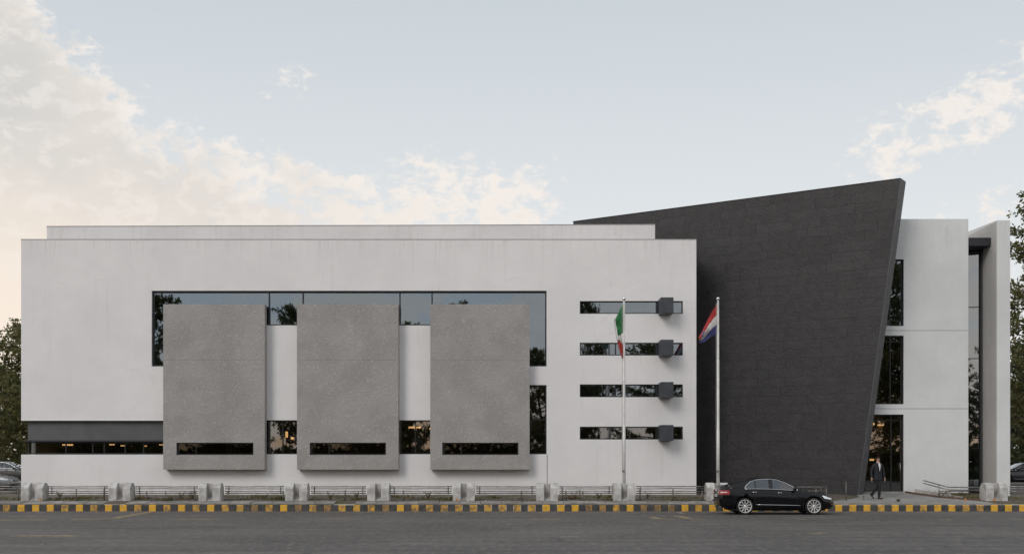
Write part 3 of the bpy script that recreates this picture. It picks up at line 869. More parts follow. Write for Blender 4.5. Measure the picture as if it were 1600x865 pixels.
for j in range(nrow):
    za, zb_ = ZL + j * ch + .002, ZL + (j + 1) * ch - .002
    t = 6.2 if zb_ < ZT else 0.02
    if zb_ >= ZT: t = 0.02
    first = True
    while True:
        end = tedge(za) - .035
        ln = rs.uniform(1.25, 2.0)
        if first: ln *= rs.uniform(0.4, 1.0); first = False
        t2 = t + ln
        last = t2 > end - 0.6
        dpt = rs.uniform(-0.004, 0.004)
        tilt = rs.uniform(-0.004, 0.004)
        ta, tb = (tedge(za) - .035, tedge(zb_) - .035) if last else (t2 - .004, t2 - .004)
        mb = MB()
        f0 = dpt
        mb.hexa([bw(t + .004, za, f0 + tilt), bw(ta, za, f0 + tilt), bw(ta, za, .04), bw(t + .004, za, .04),
                 bw(t + .004, zb_, f0 - tilt), bw(tb, zb_, f0 - tilt), bw(tb, zb_, .04), bw(t + .004, zb_, .04)])
        ssub(mb, 'slate_tile', rs.choice(['slate_a', 'slate_b', 'slate_c']), fix=False)
        t = t2
        if last: break

# white wing on the right ---------------------------------------------
WD = 55.6
wx = lambda px: PX(px, WD)
wz = lambda py: PZ(py, WD)
wl, wr, wm = wx(1330), wx(1513), wx(1412)
J = .009
mb = MB()
holed_wall(mb, wl, wr - .01, .5, wz(342) - .01, [(wx(1338), wm, wz(509), wz(405)), (wx(1336), wm, wz(631), wz(524)), (wx(1334), wm, .6, wz(647))], WD + .06, .3)
wing = bpart(mb, 'wing_wall', 'joint_dark')
def wsub(mb_, nm, mt, bevel=0.0, fix=True):
    o = mb_.build(nm, mt, None, bevel, fix=fix); o.parent = wing
    return o
z_a, z_b, z_top = wz(516), wz(638), wz(342)
for (lo_, hi_, holes) in ((z_a + J, z_top, [(wx(1338), wm, wz(509), wz(405))]),
                          (z_b + J, z_a - J, [(wx(1336), wm, wz(631), wz(524))]),
                          (.5, z_b - J, [(wx(1334), wm, .4, wz(647))])):
    mb = MB(); holed_wall(mb, wl, wr, lo_, hi_, holes, WD, .058); wsub(mb, 'wall_panel', 'cool_plaster')
mb = MB()
mb.box(wr - .06, wr, WD + .36, 70, .5, z_top - .002); mb.box(wl, wl + .2, WD + .362, 70, .5, z_top - .002)
mb.box(wl + .201, wr - .061, 69.7, 70, .5, z_top - .002)
bpart(mb, 'wing_side_wall', 'cool_plaster')
mb = MB(); mb.box(wl + .201, wr - .062, WD + .362, 69.69, z_top - .35, z_top - .1)
bpart(mb, 'wing_roof', 'roof_felt')
mb = MB()
mb.box(wl + .21, wr - .07, WD + .37, 69.6, .5, .72)
for py in (516, 638):
    mb.box(wl + .21, wr - .07, WD + .9, 69.6, wz(py) - .2, wz(py) + .15)
bpart(mb, 'wing_floor', 'interior_floor')
mb = MB(); mb.box(wl + .21, wr - .07, 61.5, 61.6, .73, z_top - .36)
for px in (1366, 1398): mb.box(wx(px), wx(px) + .22, WD + 2.5, WD + 2.7, .73, wz(638) - .21)
bpart(mb, 'wing_partition', 'interior_wall')
window(None, wx(1338), wm, wz(509), wz(405), WD + .22, [wx(1392.5)], 'window_glass', transoms=[wz(500)])
window(None, wx(1336), wm, wz(631), wz(524), WD + .22, [wx(1393)], 'lower_glass', transoms=[wz(533)])
ent = window(None, wx(1334), wm, .725, wz(647), WD + .24, [wx(1353), wx(1394.5)], 'lower_glass', transoms=[wz(656)], name='entrance_door')
mb = MB(); mb.box(wx(1340), wm - .01, WD + .02, WD + .33, .6, .735)
bpart(mb, 'threshold', 'path_concrete')
mb = MB(); mb.tube([(wx(1408), WD + .12, 1.5), (wx(1408), WD + .12, 2.1)], .02)
mb.box(wx(1408) - .01, wx(1408) + .01, WD + .12, WD + .2, 1.55, 1.58); mb.box(wx(1408) - .01, wx(1408) + .01, WD + .12, WD + .2, 2.02, 2.05)
bpart(mb, 'door_handle', 'steel')
# fin tower
TX0, TX1, TY = PX(1558, 55.0), PX(1578.5, 55.0), 55.0
tzf, tzb = PZ(344, 55.0), PZ(360, 58.46)
mb = MB()
mb.hexa([(TX0, TY, .45), (TX1, TY, .45), (TX1, 66, .45), (TX0, 66, .45), (TX0, TY, tzf), (TX1, TY, tzf), (TX1, 66, tzf + .5), (TX0, 66, tzf + .5)])
bpart(mb, 'fin_tower', 'cool_plaster', bevel=.01)
mb = MB(); mb.box(TX0 - .012, TX0 - .001, TY + .06, 60, .7, tzf - .05)  # thin sheet added over the fin's left face to paint its shade
bpart(mb, 'fin_shade_sheet', 'fin_shade_plaster')
mb = MB(); mb.box(wr + .002, TX0 - .02, 55.66, 57.3, PZ(384, 55.66), PZ(371, 55.66))
bpart(mb, 'canopy_beam', 'canopy_metal', bevel=.012)
mb = MB(); mb.box(TX0 - .07, TX0 - .015, 56.6, 56.84, .6, PZ(384, 55.66) - .01)
bpart(mb, 'dark_column', 'dark_panel')
GA, GB = Vector((wr + .004, 57.16, 0)), Vector((TX0 - .09, 56.88, 0))
zc1 = PZ(384, 55.66) - .01
mb = MB()
mb.bar((GB.x, GB.y, .6), (GB.x, GB.y, zc1), .06, .08)
pys = [767, 700, 640, 560, 480, 385.5]
for py in pys:
    z = min(PZ(py, 57), zc1 - .04)
    mb.bar((GA.x, GA.y, z), (GB.x - .03, GB.y, z), .05, .04)
gl = bpart(mb, 'glass_bay', 'dark_frame')
for a, b in zip(pys, pys[1:]):
    g = MB(); q = random.uniform(-.003, .003); z0_, z1_ = PZ(a, 57) + .02, min(PZ(b, 57), zc1 - .04) - .02
    g.add([(GA.x, GA.y + q, z0_), (GB.x - .03, GB.y - q, z0_), (GB.x - .03, GB.y - q, z1_), (GA.x, GA.y + q, z1_)], [(0, 1, 2, 3)])
    p = g.build('pane', 'tall_glass', None, fix=False); p.parent = gl
mb = MB(); mb.box(wr - .05, TX0 - .03, 61, 61.1, .6, 12.3); mb.box(wr - .05, TX0 - .03, 57.4, 61, 12.35, 12.5)
bpart(mb, 'lobby_back_wall', 'interior_wall')

# warm ceiling lamps seen through the ground floor glass
pm('lamp_glow', (1.0, 0.7, 0.4), 0.5, emit=((1.0, 0.55, 0.22), 1.7))
def lamp(x, y, z, wx_=.35, wz_=.05):
    mb = MB(); mb.box(x - wx_, x + wx_, y - .12, y + .12, z - wz_, z)
    return mb
for x, y, z, a, b in [(fx(86), 57.6, fz(692.5), .22, .07), (fx(147), 58.5, fz(692), .10, .05), (fx(170), 58, fz(694), .07, .05), (fx(232), 58.2, fz(692.5), .12, .04),
                (fx(245), 57.6, fz(693.5), .10, .05), (fx(196), 59, fz(694), .05, .05), (fx(429), 59, fz(671), .04, .3), (fx(449), 59.2, fz(672), .10, .35), (fx(437), 59.2, fz(680), .05, .12), (fx(640), 59, fz(663), .3, .08),
                (fx(662), 59, fz(665), .12, .08)]:
    bpart(lamp(x, y, z, a, b), 'ceiling_lamp', 'lamp_glow')
for x, y, z, a, b in [(wx(1386.5), 58.0, wz(716), .075, .09), (wx(1366), 59.5, wz(658), .35, .12), (wx(1391), 58.5, wz(657), .12, .10), (wx(1388), 59, wz(665), .06, .05),
                      (wx(1401), 58, wz(660), .12, .06), (wx(1372), 59, wz(672), .05, .04), (wx(1394), 59, wz(677), .05, .04), (wx(1384), 59, wz(675), .05, .04)]:
    bpart(lamp(x, y, z, a, b), 'wall_lamp', 'lamp_glow')
# a desk chair behind the glass between the second and third bay
pm('chair_fabric', (0.16, 0.18, 0.20), 0.8)
ch_ = empty('office_chair', (fx(649), FD + .9, .66), 0, 'grey office chair seen through the low window between the right two concrete bays', 'chair')
mb = MB()
prof = [(-.24, 1.98), (-.27, 2.2), (-.25, 2.5), (-.17, 2.62), (.17, 2.62), (.25, 2.5), (.27, 2.2), (.24, 1.98)]
mb.prism([(x, z) for x, z in prof], -.05, .05)
mb.build('backrest', 'chair_fabric', ch_, bevel=.03)
mb = MB(); mb.box(-.26, .26, -.1, .42, 1.82, 1.92); mb.build('seat', 'chair_fabric', ch_, bevel=.03)
mb = MB(); mb.tube([(0, .18, .25), (0, .18, 1.82)], .04)
for k in range(5):
    a = k * 2 * PI / 5; mb.tube([(0, .18, .3), (.3 * math.cos(a), .18 + .3 * math.sin(a), .04)], .025)
mb.build('pedestal', 'dark_frame', ch_)

# ------------------------------------------------------------------ concrete barrier pairs
BDF = 52.0
def barrier_mesh(h, dep, wid, mats):
    parts = []
    def slab(x0):
        mb = MB()
        r = dep / 2
        rise = .235
        prof = [(0, -.06), (0, h - rise)]
        for k in range(1, 16):
            u = -1 + 2 * k / 16
            prof.append((r + r * u, h - rise + rise * (1 - abs(u) ** 2.3)))
        prof += [(dep, h - rise), (dep, -.06)]
        n = len(prof)
        vs = [(x0, y, z) for y, z in prof] + [(x0 + wid, y, z) for y, z in prof]
        fs = [tuple(range(n)), tuple(range(2 * n - 1, n - 1, -1))] + [(i, i + n, (i + 1) % n + n, (i + 1) % n) for i in range(n)]
        mb.add(vs, fs)
        return mb
    return slab
H_B, DEP_B, W_B, TOT = 0.80, 0.72, 0.345, 0.965
slab = barrier_mesh(H_B, DEP_B, W_B, None)
def saddle():
    mb = MB()
    x0, x1 = W_B + .002, TOT - W_B - .002
    pr = [(DEP_B * a, H_B * b) for a, b in ((.46, .965), (.37, .93), (.35, .7), (.37, .5), (.44, .33), (.46, .24), (.34, .14), (.18, .08), (.07, .05))]
    prof = [(DEP_B * .72, -.05), (DEP_B * .72, H_B * .94)] + pr + [(DEP_B * .07, -.05)]
    n = len(prof)
    vs = [(x0, y, z) for y, z in prof] + [(x1, y, z) for y, z in prof]
    fs = [tuple(range(n)), tuple(range(2 * n - 1, n - 1, -1))] + [(i, i + n, (i + 1) % n + n, (i + 1) % n) for i in range(n)]
    mb.add(vs, fs)
    return mb
BPX = [32.5, 169.6, 310, 445.5, 573.5, 707.5, 838, 958.5, 1105, 1541]
BLAB = ['pale concrete barrier at the white wall\'s left corner, far left of the row',
        'pale concrete barrier under the dark spandrel panel, second from the left',
        'pale concrete barrier under the middle of the left concrete bay',
        'pale concrete barrier below the gap between the left and middle concrete bays',
        'pale concrete barrier under the right half of the middle concrete bay',
        'pale concrete barrier under the left part of the right concrete bay',
        'pale concrete barrier below the thin wall joint right of the last bay',
        'pale concrete barrier around the foot of the green, white and red flag\'s pole',
        'pale concrete barrier partly hidden behind the parked black car',
        'pale concrete barrier before the glass slot by the fin tower, at the ramp rail']
def zb_at(x): return gz(x, 52.0)
rb = random.Random(3)
proto = None
for i, px in enumerate(BPX):
    x = PX(px, BDF)
    if proto is None:
        t = empty('concrete_barrier', (x, BDF, zb_at(x)))
        slab(0).build('slab', 'barrier_concrete_light', t, bevel=.008)
        slab(TOT - W_B).build('slab', 'barrier_concrete_light', t, bevel=.012)
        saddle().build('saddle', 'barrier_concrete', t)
        proto = t
    else:
        t = copy_tree(proto)
        t.location = (x, BDF + rb.uniform(-.02, .02), zb_at(x))
        t.rotation_euler = (rb.uniform(-.012, .012), rb.uniform(-.01, .01), rb.uniform(-.02, .02))
    tag(t, BLAB[i], 'barrier', 'concrete barriers along the pavement')

# railings between the barriers
RZ = [1.03, .94, .825, .735]
RD = 52.45
def railing(px0, px1, posts, label, rails=RZ, D=RD, mt='steel'):
    xa, xb = PX(px0, D), PX(px1, D)
    t = empty('railing', (xa, D, gz(xa, D)), 0, label, 'railing', 'pipe railings between the barriers')
    zo = gz(xa, D)
    rr = random.Random(int(px0))
    for k, z in enumerate(rails):
        mb = MB()
        n = 5
        pts = [((xb - xa) * q / n, 0, z - zo + rr.uniform(-.008, .008)) for q in range(n + 1)]
        mb.tube(pts, .021 if k else .024, 8)
        mb.build('rail', mt if k < 3 else 'steel_dull', t)
    for p, top in posts:
        x = PX(p, D - .25) - xa
        mb = MB(); mb.tube([(x, -.25, -.12), (x + rr.uniform(-.02, .02), -.25, top - zo)], .032, 8)
        mb.build('post', 'steel_dull', t)
    for q in (0.06, .94):
        mb = MB(); mb.tube([((xb - xa) * q, .03, rails[-1] - zo - .05), ((xb - xa) * q, .03, rails[0] - zo + .02)], .022, 8)
        mb.build('bracket', 'steel_dull', t)
    return t
railing(-60, 31, [(29, .9), (-30, .85)], 'pipe railing with green weeds below, running off the left edge of the frame')
railing(75, 169, [(119, .93), (163, .93)], 'pipe railing between the two leftmost concrete barriers', )
railing(212, 309, [(229, .82), (259, .85), (305, .85)], 'pipe railing below the left end of the left concrete bay')
railing(352, 444, [(355, .82), (442, .85)], 'pipe railing below the right end of the left concrete bay')
railing(486, 572, [(539, .88)], 'pipe railing below the left half of the middle concrete bay')
railing(610, 706, [(631, .88)], 'pipe railing below the gap between the middle and right concrete bays')
railing(744, 837, [(815, .86)], 'pipe railing below the right end of the right concrete bay')
railing(874, 957, [(879, .9), (884, .86), (906, .9), (910, .8)], 'pipe railing below the left ends of the strip windows')
railing(994, 1104, [(1000, .9), (1051, .92), (1097, .85)], 'pipe railing between the two flagpoles')
railing(1141, 1292, [(1275, .95), (1291, .95)], 'pipe railing at the foot of the black wall behind the parked car', rails=[.99, .82], D=53.2)
railing(1577, 1660, [(1640, .9)], 'pipe railing running off the right edge of the frame beyond the last barrier')
# slender stakes near the path
for px, py0, py1, lab in ((1322, 753, 784, 'thin dark metal post at the corner of the path by the black wall'),
                          (1349.5, 774, 784, 'very short peg on the path in front of the walking man')):
    D = 52.0
    x = PX(px, D)
    mb = MB(); mb.tube([(0, 0, -.1), (0, 0, PZ(py0, D) - gz(x, D))], .022, 8)
    mb.lathe([(0, .03), (.034, .02), (.034, -.02), (0, -.03)], (0, 0, PZ(py0, D) - gz(x, D)), n=8)
    o = mb.build('metal_post', 'steel_dull'); o.location = (x, D, gz(x, D)); tag(o, lab, 'post')

# ramp rail and its low wall at the right
D = 53.3
t = empty('ramp_handrail', (PX(1480, D), D, gz(PX(1480, D), D)), 0, 'sloping double pipe handrail in front of the white wing, right of the entrance', 'handrail')
zo = gz(PX(1480, D), D)
def L(px, py, dd=D): return (PX(px, dd) - PX(1480, D), dd - D, PZ(py, dd) - zo)
for dy in (0, 4.2):
    mb = MB(); mb.tube([L(1443, 750 + dy, 55.0), L(1480, 760 + dy, D), L(1484, 760.5 + dy), L(1532, 761 + dy)], .026, 8)
    mb.build('rail', 'steel', t)
for dy in (8.5, 12.0):
    mb = MB(); mb.tube([L(1467, 758 + dy, 53.6), L(1532, 758.5 + dy)], .018, 8)
    mb.build('rail', 'steel_dull', t)
for px, py, dd in ((1467, 757.5, 53.8), (1481.5, 766, D), (1484.5, 767, D - .1)):
    x = PX(px, dd)
    mb = MB(); mb.tube([(x - PX(1480, D), dd - D, gz(x, dd) - zo - .1), L(px, py, dd)], .03, 8)
    mb.build('post', 'steel', t)
mb = MB()
a0, a1 = (PX(1431, 55.3), 55.3), (PX(1503, 53.4), 53.4)
tz0, tz1 = PZ(763.5, 55.3), PZ(775, 53.4)
mb.hexa([(a0[0], a0[1] - .07, .5), (a1[0], a1[1] - .07, .4), (a1[0], a1[1] + .07, .4), (a0[0], a0[1] + .07, .5),
         (a0[0], a0[1] - .07, tz0), (a1[0], a1[1] - .07, tz1), (a1[0], a1[1] + .07, tz1), (a0[0], a0[1] + .07, tz0)])
o = mb.build('ramp_wall', 'barrier_concrete', bevel=.01)
tag(o, 'low sloping concrete ramp kerb wall in front of the white wing', 'wall')

# ------------------------------------------------------------------ flagpoles and flags
FPD = 52.35
def flagpole(px, label, base_px, pole=True):
    x = PX(px, FPD)
    z0 = gz(x, FPD)
    t = empty('flagpole', (x, FPD, z0), 0, label, 'flagpole', 'flagpoles in front of the building')
    h = PZ(468.5, FPD) - z0
    mb = MB()
    mb.tube([(0, 0, -.1), (0, 0, h * .35), (0, 0, h * .351), (0, 0, h * .7), (0, 0, h * .701), (0, 0, h)], [.075, .07, .062, .058, .052, .045], 14)
    mb.build('shaft', 'pole_white', t)
    mb = MB(); mb.lathe([(.012, .10), (.055, .085), (.075, .04), (.075, 0), (.055, -.035), (.03, -.05)], (0, 0, h + .03), n=14)
    mb.build('finial', 'chrome', t)
    mb = MB(); mb.tube([(-.085, -.03, h - .15), (-.09, -.04, h * .6), (-.10, -.04, h * .45), (-.085, -.03, 1.3)], .007, 5)
    mb.build('halyard', 'pole_white', t)
    mb = MB(); mb.box(-.09, .02, -.08, -.05, 1.25, 1.33); mb.build('cleat', 'steel_dull', t)
    return t
flagpole(975, 'slim white flagpole with the green, white and red flag, before the strip windows', 975)
flagpole(1122, 'slim white flagpole with the red, white and blue flag, before the black wall', 1122)

def cloth_mat(name, c):
    return pm(name, c, 0.8, col2=tuple(v * .8 for v in c), vscale=5, bump=.2, bscale=60, transl=.25)
cloth_mat('cloth_green', (0.035, 0.19, 0.065)); cloth_mat('cloth_white', (0.66, 0.64, 0.62)); cloth_mat('cloth_red', (0.42, 0.045, 0.035))
cloth_mat('cloth_red_bright', (0.48, 0.045, 0.045)); cloth_mat('cloth_blue', (0.055, 0.06, 0.19)); cloth_mat('cloth_violet', (0.20, 0.15, 0.26)); cloth_mat('cloth_gold', (0.62, 0.25, 0.08))

def flag_mesh(top, bot, cols, D, ref, fold=0.07, nf=5, seed=0):
    """top / bot: pixel outlines of the two long cloth edges, equal counts; columns between them carry stripes"""
    mb = MB()
    K, N = 28, 30
    def interp(pl, u):
        s = u * (len(pl) - 1); i = min(int(s), len(pl) - 2); k = s - i
        return (pl[i][0] * (1 - k) + pl[i + 1][0] * k, pl[i][1] * (1 - k) + pl[i + 1][1] * k)
    vs = []
    for i in range(N + 1):
        u = i / N
        a, b = interp(top, u), interp(bot, u)
        for j in range(K + 1):
            v = j / K
            px, py = a[0] * (1 - v) + b[0] * v, a[1] * (1 - v) + b[1] * v
            dd = fold * u ** .5 * math.sin(nf * 2 * PI * v * (0.5 + .5 * u) + seed + 2.0 * u) + .04 * math.sin(5 * u + 3 * v)
            x, z = PX(px, D), PZ(py, D)
            vs.append((x - ref[0], D - .02 + dd - ref[1], z - ref[2]))
    fs, ms = [], []
    for i in range(N):
        for j in range(K):
            f = (i * (K + 1) + j, i * (K + 1) + j + 1, (i + 1) * (K + 1) + j + 1, (i + 1) * (K + 1) + j)
            fs.append(f); ms.append(cols((i + .5) / N, (j + .5) / K))
    me = bpy.data.meshes.new('flag'); me.from_pydata(vs, [], fs)
    me.polygons.foreach_set('material_index', ms); me.polygons.foreach_set('use_smooth', [True] * len(fs)); me.update()
    return me
# the hanging tricolour: three lengths of one cloth folded down along the pole
x1p = PX(975, FPD)
ref = (PX(973.4, FPD), FPD, PZ(474, FPD))
t = empty('flag', ref, 0, 'limp green, white and red flag hanging along the left pole', 'flag')
me = flag_mesh([(973.6, 474), (967, 487), (961, 499)], [(973.6, 520), (969, 522), (965.5, 524.5)], lambda u, v: 0, FPD, ref, .05, 2, 1)
me.materials.append(M['cloth_green']); link('green_stripe', me, None, t)
me = flag_mesh([(961.2, 496), (961.8, 510), (963, 521), (964, 531)], [(959.6, 500), (960.6, 512), (962.2, 523), (963.6, 531)], lambda u, v: 0, FPD, ref, .01, 2, 1)
me.materials.append(M['cloth_white']); link('white_hem', me, None, t)
me = flag_mesh([(965.5, 524.5), (964.2, 530.6)], [(970.5, 519.5), (972.8, 538)], lambda u, v: 0, FPD + .03, ref, .02, 2, 1)
me.materials.append(M['cloth_white']); link('white_stripe', me, None, t)
me = flag_mesh([(964.2, 530.6), (967, 543), (970.3, 556), (971.6, 560.8)], [(966.5, 529.5), (972.6, 538.5), (974, 552), (973.6, 559.5)], lambda u, v: 0, FPD, ref, .035, 2, 2)
me.materials.append(M['cloth_red']); link('red_stripe', me, None, t)
# the blowing one
ref = (PX(1121, FPD), FPD, PZ(474, FPD))
def c2(u, v):
    if u > .70 and v > .93: return 2
    if u > .66 and .10 < v < .34 and u < .88: return 3
    if u > .90 and v > .28: return 4 if v < .55 else 2
    if v < .35 - .03 * u: return 0
    if v < .69: return 1
    return 2
t = empty('flag', ref, 0, 'red, white and blue flag blowing to the left of the right pole', 'flag')
me = flag_mesh([(1121, 473.5), (1112.5, 486.5), (1104.5, 502), (1097, 517.5), (1091.3, 526.5)], [(1120.5, 522), (1113, 524.5), (1107, 528.5), (1101, 534), (1093.5, 537)], c2, FPD, ref, .09, 1.6, .5)
for k in ('cloth_red_bright', 'cloth_white', 'cloth_blue', 'cloth_violet', 'cloth_gold'): me.materials.append(M[k])
link('cloth', me, None, t)

# ------------------------------------------------------------------ cars
pm('paint_black', (0.004, 0.004, 0.006), 0.12, 0.0, coat=0.0, spec=.42)
pm('paint_grey', (0.045, 0.047, 0.05), 0.35, 0.2, coat=.7)
pm('paint_silver', (0.30, 0.31, 0.33), 0.35, 0.4, coat=.7)
pm('paint_navy', (0.012, 0.014, 0.02), 0.3, 0.1, coat=.8)
pm('tyre', (0.016, 0.016, 0.017), 0.85, fine=.2, bump=.3, bscale=50)
pm('alloy', (0.85, 0.84, 0.83), 0.38, 0.55)
pm('well_black', (0.006, 0.006, 0.006), 0.9)
pm('lamp_red', (0.36, 0.012, 0.014), 0.15, coat=1.0)
pm('lamp_white', (0.80, 0.82, 0.84), 0.12, coat=1.0)
pm('lamp_amber', (0.75, 0.26, 0.03), 0.2, coat=1.0)
pm('car_glass', (0.035, 0.04, 0.048), 0.04, 0.0, coat=1.0, spec=.9)
pm('plastic_black', (0.012, 0.012, 0.012), 0.6)
pm('plate_white', (0.5, 0.5, 0.48), 0.5)

def lerp_table(tab, x):
    if x <= tab[0][0]: return tab[0][1]
    for (a, va), (b, vb) in zip(tab, tab[1:]):
        if x <= b:
            k = (x - a) / (b - a)
            k = k * k * (3 - 2 * k) * .35 + k * .65
            return va + (vb - va) * k
    return tab[-1][1]

LEN = 4.68
RA, FA = 1.0, 3.77
top_t = [(0, .86), (.03, 1.06), (.10, 1.155), (.35, 1.185), (.7, 1.15), (1.2, 1.07), (2.8, 1.02), (3.15, 1.03), (3.6, .965), (4.0, .90), (4.35, .82), (4.55, .70), (4.68, .56)]
belt_t = [(0, .84), (.06, .98), (.2, 1.04), (.7, 1.04), (1.3, 1.02), (2.2, 1.00), (3.0, .965), (3.5, .90), (4.0, .83), (4.4, .73), (4.6, .62), (4.68, .52)]
half_t = [(0, .70), (.06, .80), (.2, .86), (.7, .905), (1.5, .915), (3.0, .915), (3.9, .90), (4.25, .85), (4.5, .74), (4.62, .60), (4.68, .48)]
bot_t = [(0, .42), (.05, .33), (.3, .25), (.8, .20), (1.4, .18), (3.4, .18), (4.0, .19), (4.5, .23), (4.68, .34)]
def cs(x):
    w_, t_, b_, s_ = lerp_table(half_t, x), lerp_table(top_t, x), lerp_table(belt_t, x), lerp_table(bot_t, x)
    m = (b_ - s_)
    side = [(0, s_), (w_ * .80, s_), (w_ * .955, s_ + .05), (w_ * .985, s_ + m * .22), (w_, s_ + m * .45), (w_ * .998, s_ + m * .66),
            (w_ * .975, s_ + m * .86), (w_ * .935, b_), (w_ * .86, b_ + (t_ - b_) * .45), (w_ * .62, b_ + (t_ - b_) * .82), (w_ * .3, t_ - .006), (0, t_)]
    return side
roof_t = [(.38, 1.16), (.62, 1.25), (.95, 1.36), (1.3, 1.455), (1.7, 1.498), (2.05, 1.50), (2.4, 1.455), (2.6, 1.395), (2.8, 1.30), (3.1, 1.145), (3.38, 1.03)]
def side_y(x, z):
    w_, b_ = lerp_table(half_t, x) * .935, lerp_table(belt_t, x)
    return w_ - max(0, z - b_) * .50
def make_car(name, paint, label, simple=False):
    root = empty(name, (0, 0, 0), 0, label, 'car')
    # ---- lower body
    xs = [0, .02, .06, .12, .2, .32, .45, .6, .75, .9, 1.05, 1.2, 1.4, 1.6, 1.85, 2.1, 2.35, 2.6, 2.85, 3.05, 3.2, 3.35, 3.5, 3.65, 3.8, 3.95, 4.1, 4.22, 4.34, 4.45, 4.54, 4.61, 4.66, 4.68]
    vs, fs = [], []
    n = None
    for x in xs:
        c = cs(x)
        ring = [(x, -y, z) for y, z in c] + [(x, y, z) for y, z in c[-2:0:-1]]
        n = len(ring); vs += ring
    for i in range(len(xs) - 1):
        for k in range(n):
            k2 = (k + 1) % n
            fs.append((i * n + k, (i + 1) * n + k, (i + 1) * n + k2, i * n + k2))
    fs.append(tuple(range(n))); fs.append(tuple(range((len(xs)) * n - 1, (len(xs) - 1) * n - 1, -1)))
    mb = MB(); mb.add(vs, fs, 0, True)
    body = mb.build('body', [paint, 'well_black'], root)
    if True:
        cut = MB()
        for ax in (RA, FA):
            for sy in (-1, 1):
                cut.lathe([(0.001, sy * .58), (.405, sy * .58), (.405, sy * 1.2), (0.001, sy * 1.2)], (ax, 0, .345), 'y', 28)
        co = cut.build('cut', 'well_black')
        md = body.modifiers.new('b', 'BOOLEAN'); md.operation = 'DIFFERENCE'; md.object = co; md.solver = 'EXACT'
        dg = bpy.context.evaluated_depsgraph_get()
        nm = bpy.data.meshes.new_from_object(body.evaluated_get(dg))
        body.modifiers.clear()
        if len(nm.polygons) > 50: body.data = nm
        bpy.data.objects.remove(co)
        # wells dark: faces lying inside the cut cylinders
        for p in body.data.polygons:
            c = p.center
            for ax in (RA, FA):
                r = math.hypot(c.x - ax, c.z - .345)
                if r < .412 and abs(c.y) > .56 and c.z > .1 and (r > .395 or abs(abs(c.y) - .58) < .02):
                    p.material_index = 1; p.use_smooth = False
    # ---- cabin
    cab = MB(); vs, fs = [], []
    cx_ = [.36, .5, .62, .8, .95, 1.12, 1.3, 1.5, 1.7, 1.9, 2.05, 2.25, 2.4, 2.6, 2.75, 2.92, 3.1, 3.25, 3.40]
    for x in cx_:
        b_, r_ = lerp_table(belt_t, x), lerp_table(roof_t, x)
        w0 = side_y(x, b_)
        zsh = b_ + max(0.02, (r_ - b_) * .80)
        ws = min(side_y(x, zsh), w0)
        ring = [(x, -w0 + .01, b_ - .03), (x, -w0, b_), (x, -(w0 * .5 + ws * .5), (b_ + zsh) / 2), (x, -ws, zsh), (x, -ws * .86, r_ - .035 * min(1, (r_ - b_) * 3)), (x, -ws * .5, r_ - .006), (x, 0, r_)]
        ring += [(a, -b, c) for a, b, c in ring[-2::-1]]
        n = len(ring); vs += ring
    for i in range(len(cx_) - 1):
        for k in range(n - 1):
            fs.append((i * n + k, (i + 1) * n + k, (i + 1) * n + k + 1, i * n + k + 1))
    fs.append(tuple(range(n))); fs.append(tuple(range(len(cx_) * n - 1, (len(cx_) - 1) * n - 1, -1)))
    cab.add(vs, fs, 0, True)
    cab.build('cabin', paint, root)
    # ---- glass
    bz = lambda x: lerp_table([(1.0, 1.045), (1.4, 1.055), (2.0, 1.045), (3.1, .985)], x)
    tz = lambda x: lerp_table([(1.00, 1.09), (1.08, 1.20), (1.25, 1.33), (1.55, 1.41), (1.95, 1.435), (2.30, 1.40), (2.6, 1.30), (2.85, 1.175), (3.1, 1.02)], x)
    def side_glass(xa, xb, s, slope=0.0):
        mb = MB(); N = 12; vs = []
        for i in range(N + 1):
            x = xa + (xb - xa) * i / N
            zl, zh = bz(x) + .012, min(tz(x) - .015, lerp_table(roof_t, x) - .05)
            zh = max(zh, zl + .004)
            for k in range(4):
                z = zl + (zh - zl) * k / 3
                vs.append((x + slope * (z - 1.05) * (1 if 0 < i < N else 1), s * (side_y(x, z) + .010), z))
        fs = [(i * 4 + k, (i + 1) * 4 + k, (i + 1) * 4 + k + 1, i * 4 + k + 1) for i in range(N) for k in range(3)]
        mb.add(vs, fs, 0, True)
        mb.build('side_window', 'car_glass', root, fix=False)
    for s in (-1, 1):
        side_glass(1.03, 1.40, s); side_glass(1.44, 1.97, s); side_glass(2.12, 3.04, s)
        # pillar blackout
        mb = MB()
        mb.add([(1.985, s * (side_y(1.985, 1.05) + .006), 1.05), (2.105, s * (side_y(2.1, 1.05) + .006), 1.05), (2.09, s * (side_y(2.1, 1.41) + .006), 1.42), (1.99, s * (side_y(1.99, 1.41) + .006), 1.42)], [(0, 1, 2, 3)])
        mb.build('door_pillar', 'plastic_black', root, fix=False)
        # chrome around the side glass
        pts = []
        for i in range(27):
            x = 1.0 + 2.12 * i / 26
            z = max(tz(x), bz(x) + .01); z = min(z, lerp_table(roof_t, x) - .04)
            pts.append((x, s * (side_y(x, z) + .012), z))
        for i in range(14):
            x = 3.12 - 2.12 * i / 13
            z = bz(x) - .012
            pts.append((x, s * (side_y(x, z) + .012), z))
        mb = MB(); mb.tube(pts, .015, 6, closed=True); mb.build('window_trim', 'chrome', root)
        # sill strip
        mb = MB(); pts = [(x, s * (lerp_table(half_t, x) + .006), .41 - .02 * (x - 1.5)) for x in (1.42, 1.7, 2.0, 2.4, 2.8, 3.15, 3.24)]
        mb.tube(pts, [.006, .013, .013, .013, .013, .012, .004], 6); mb.build('side_strip', 'chrome', root)
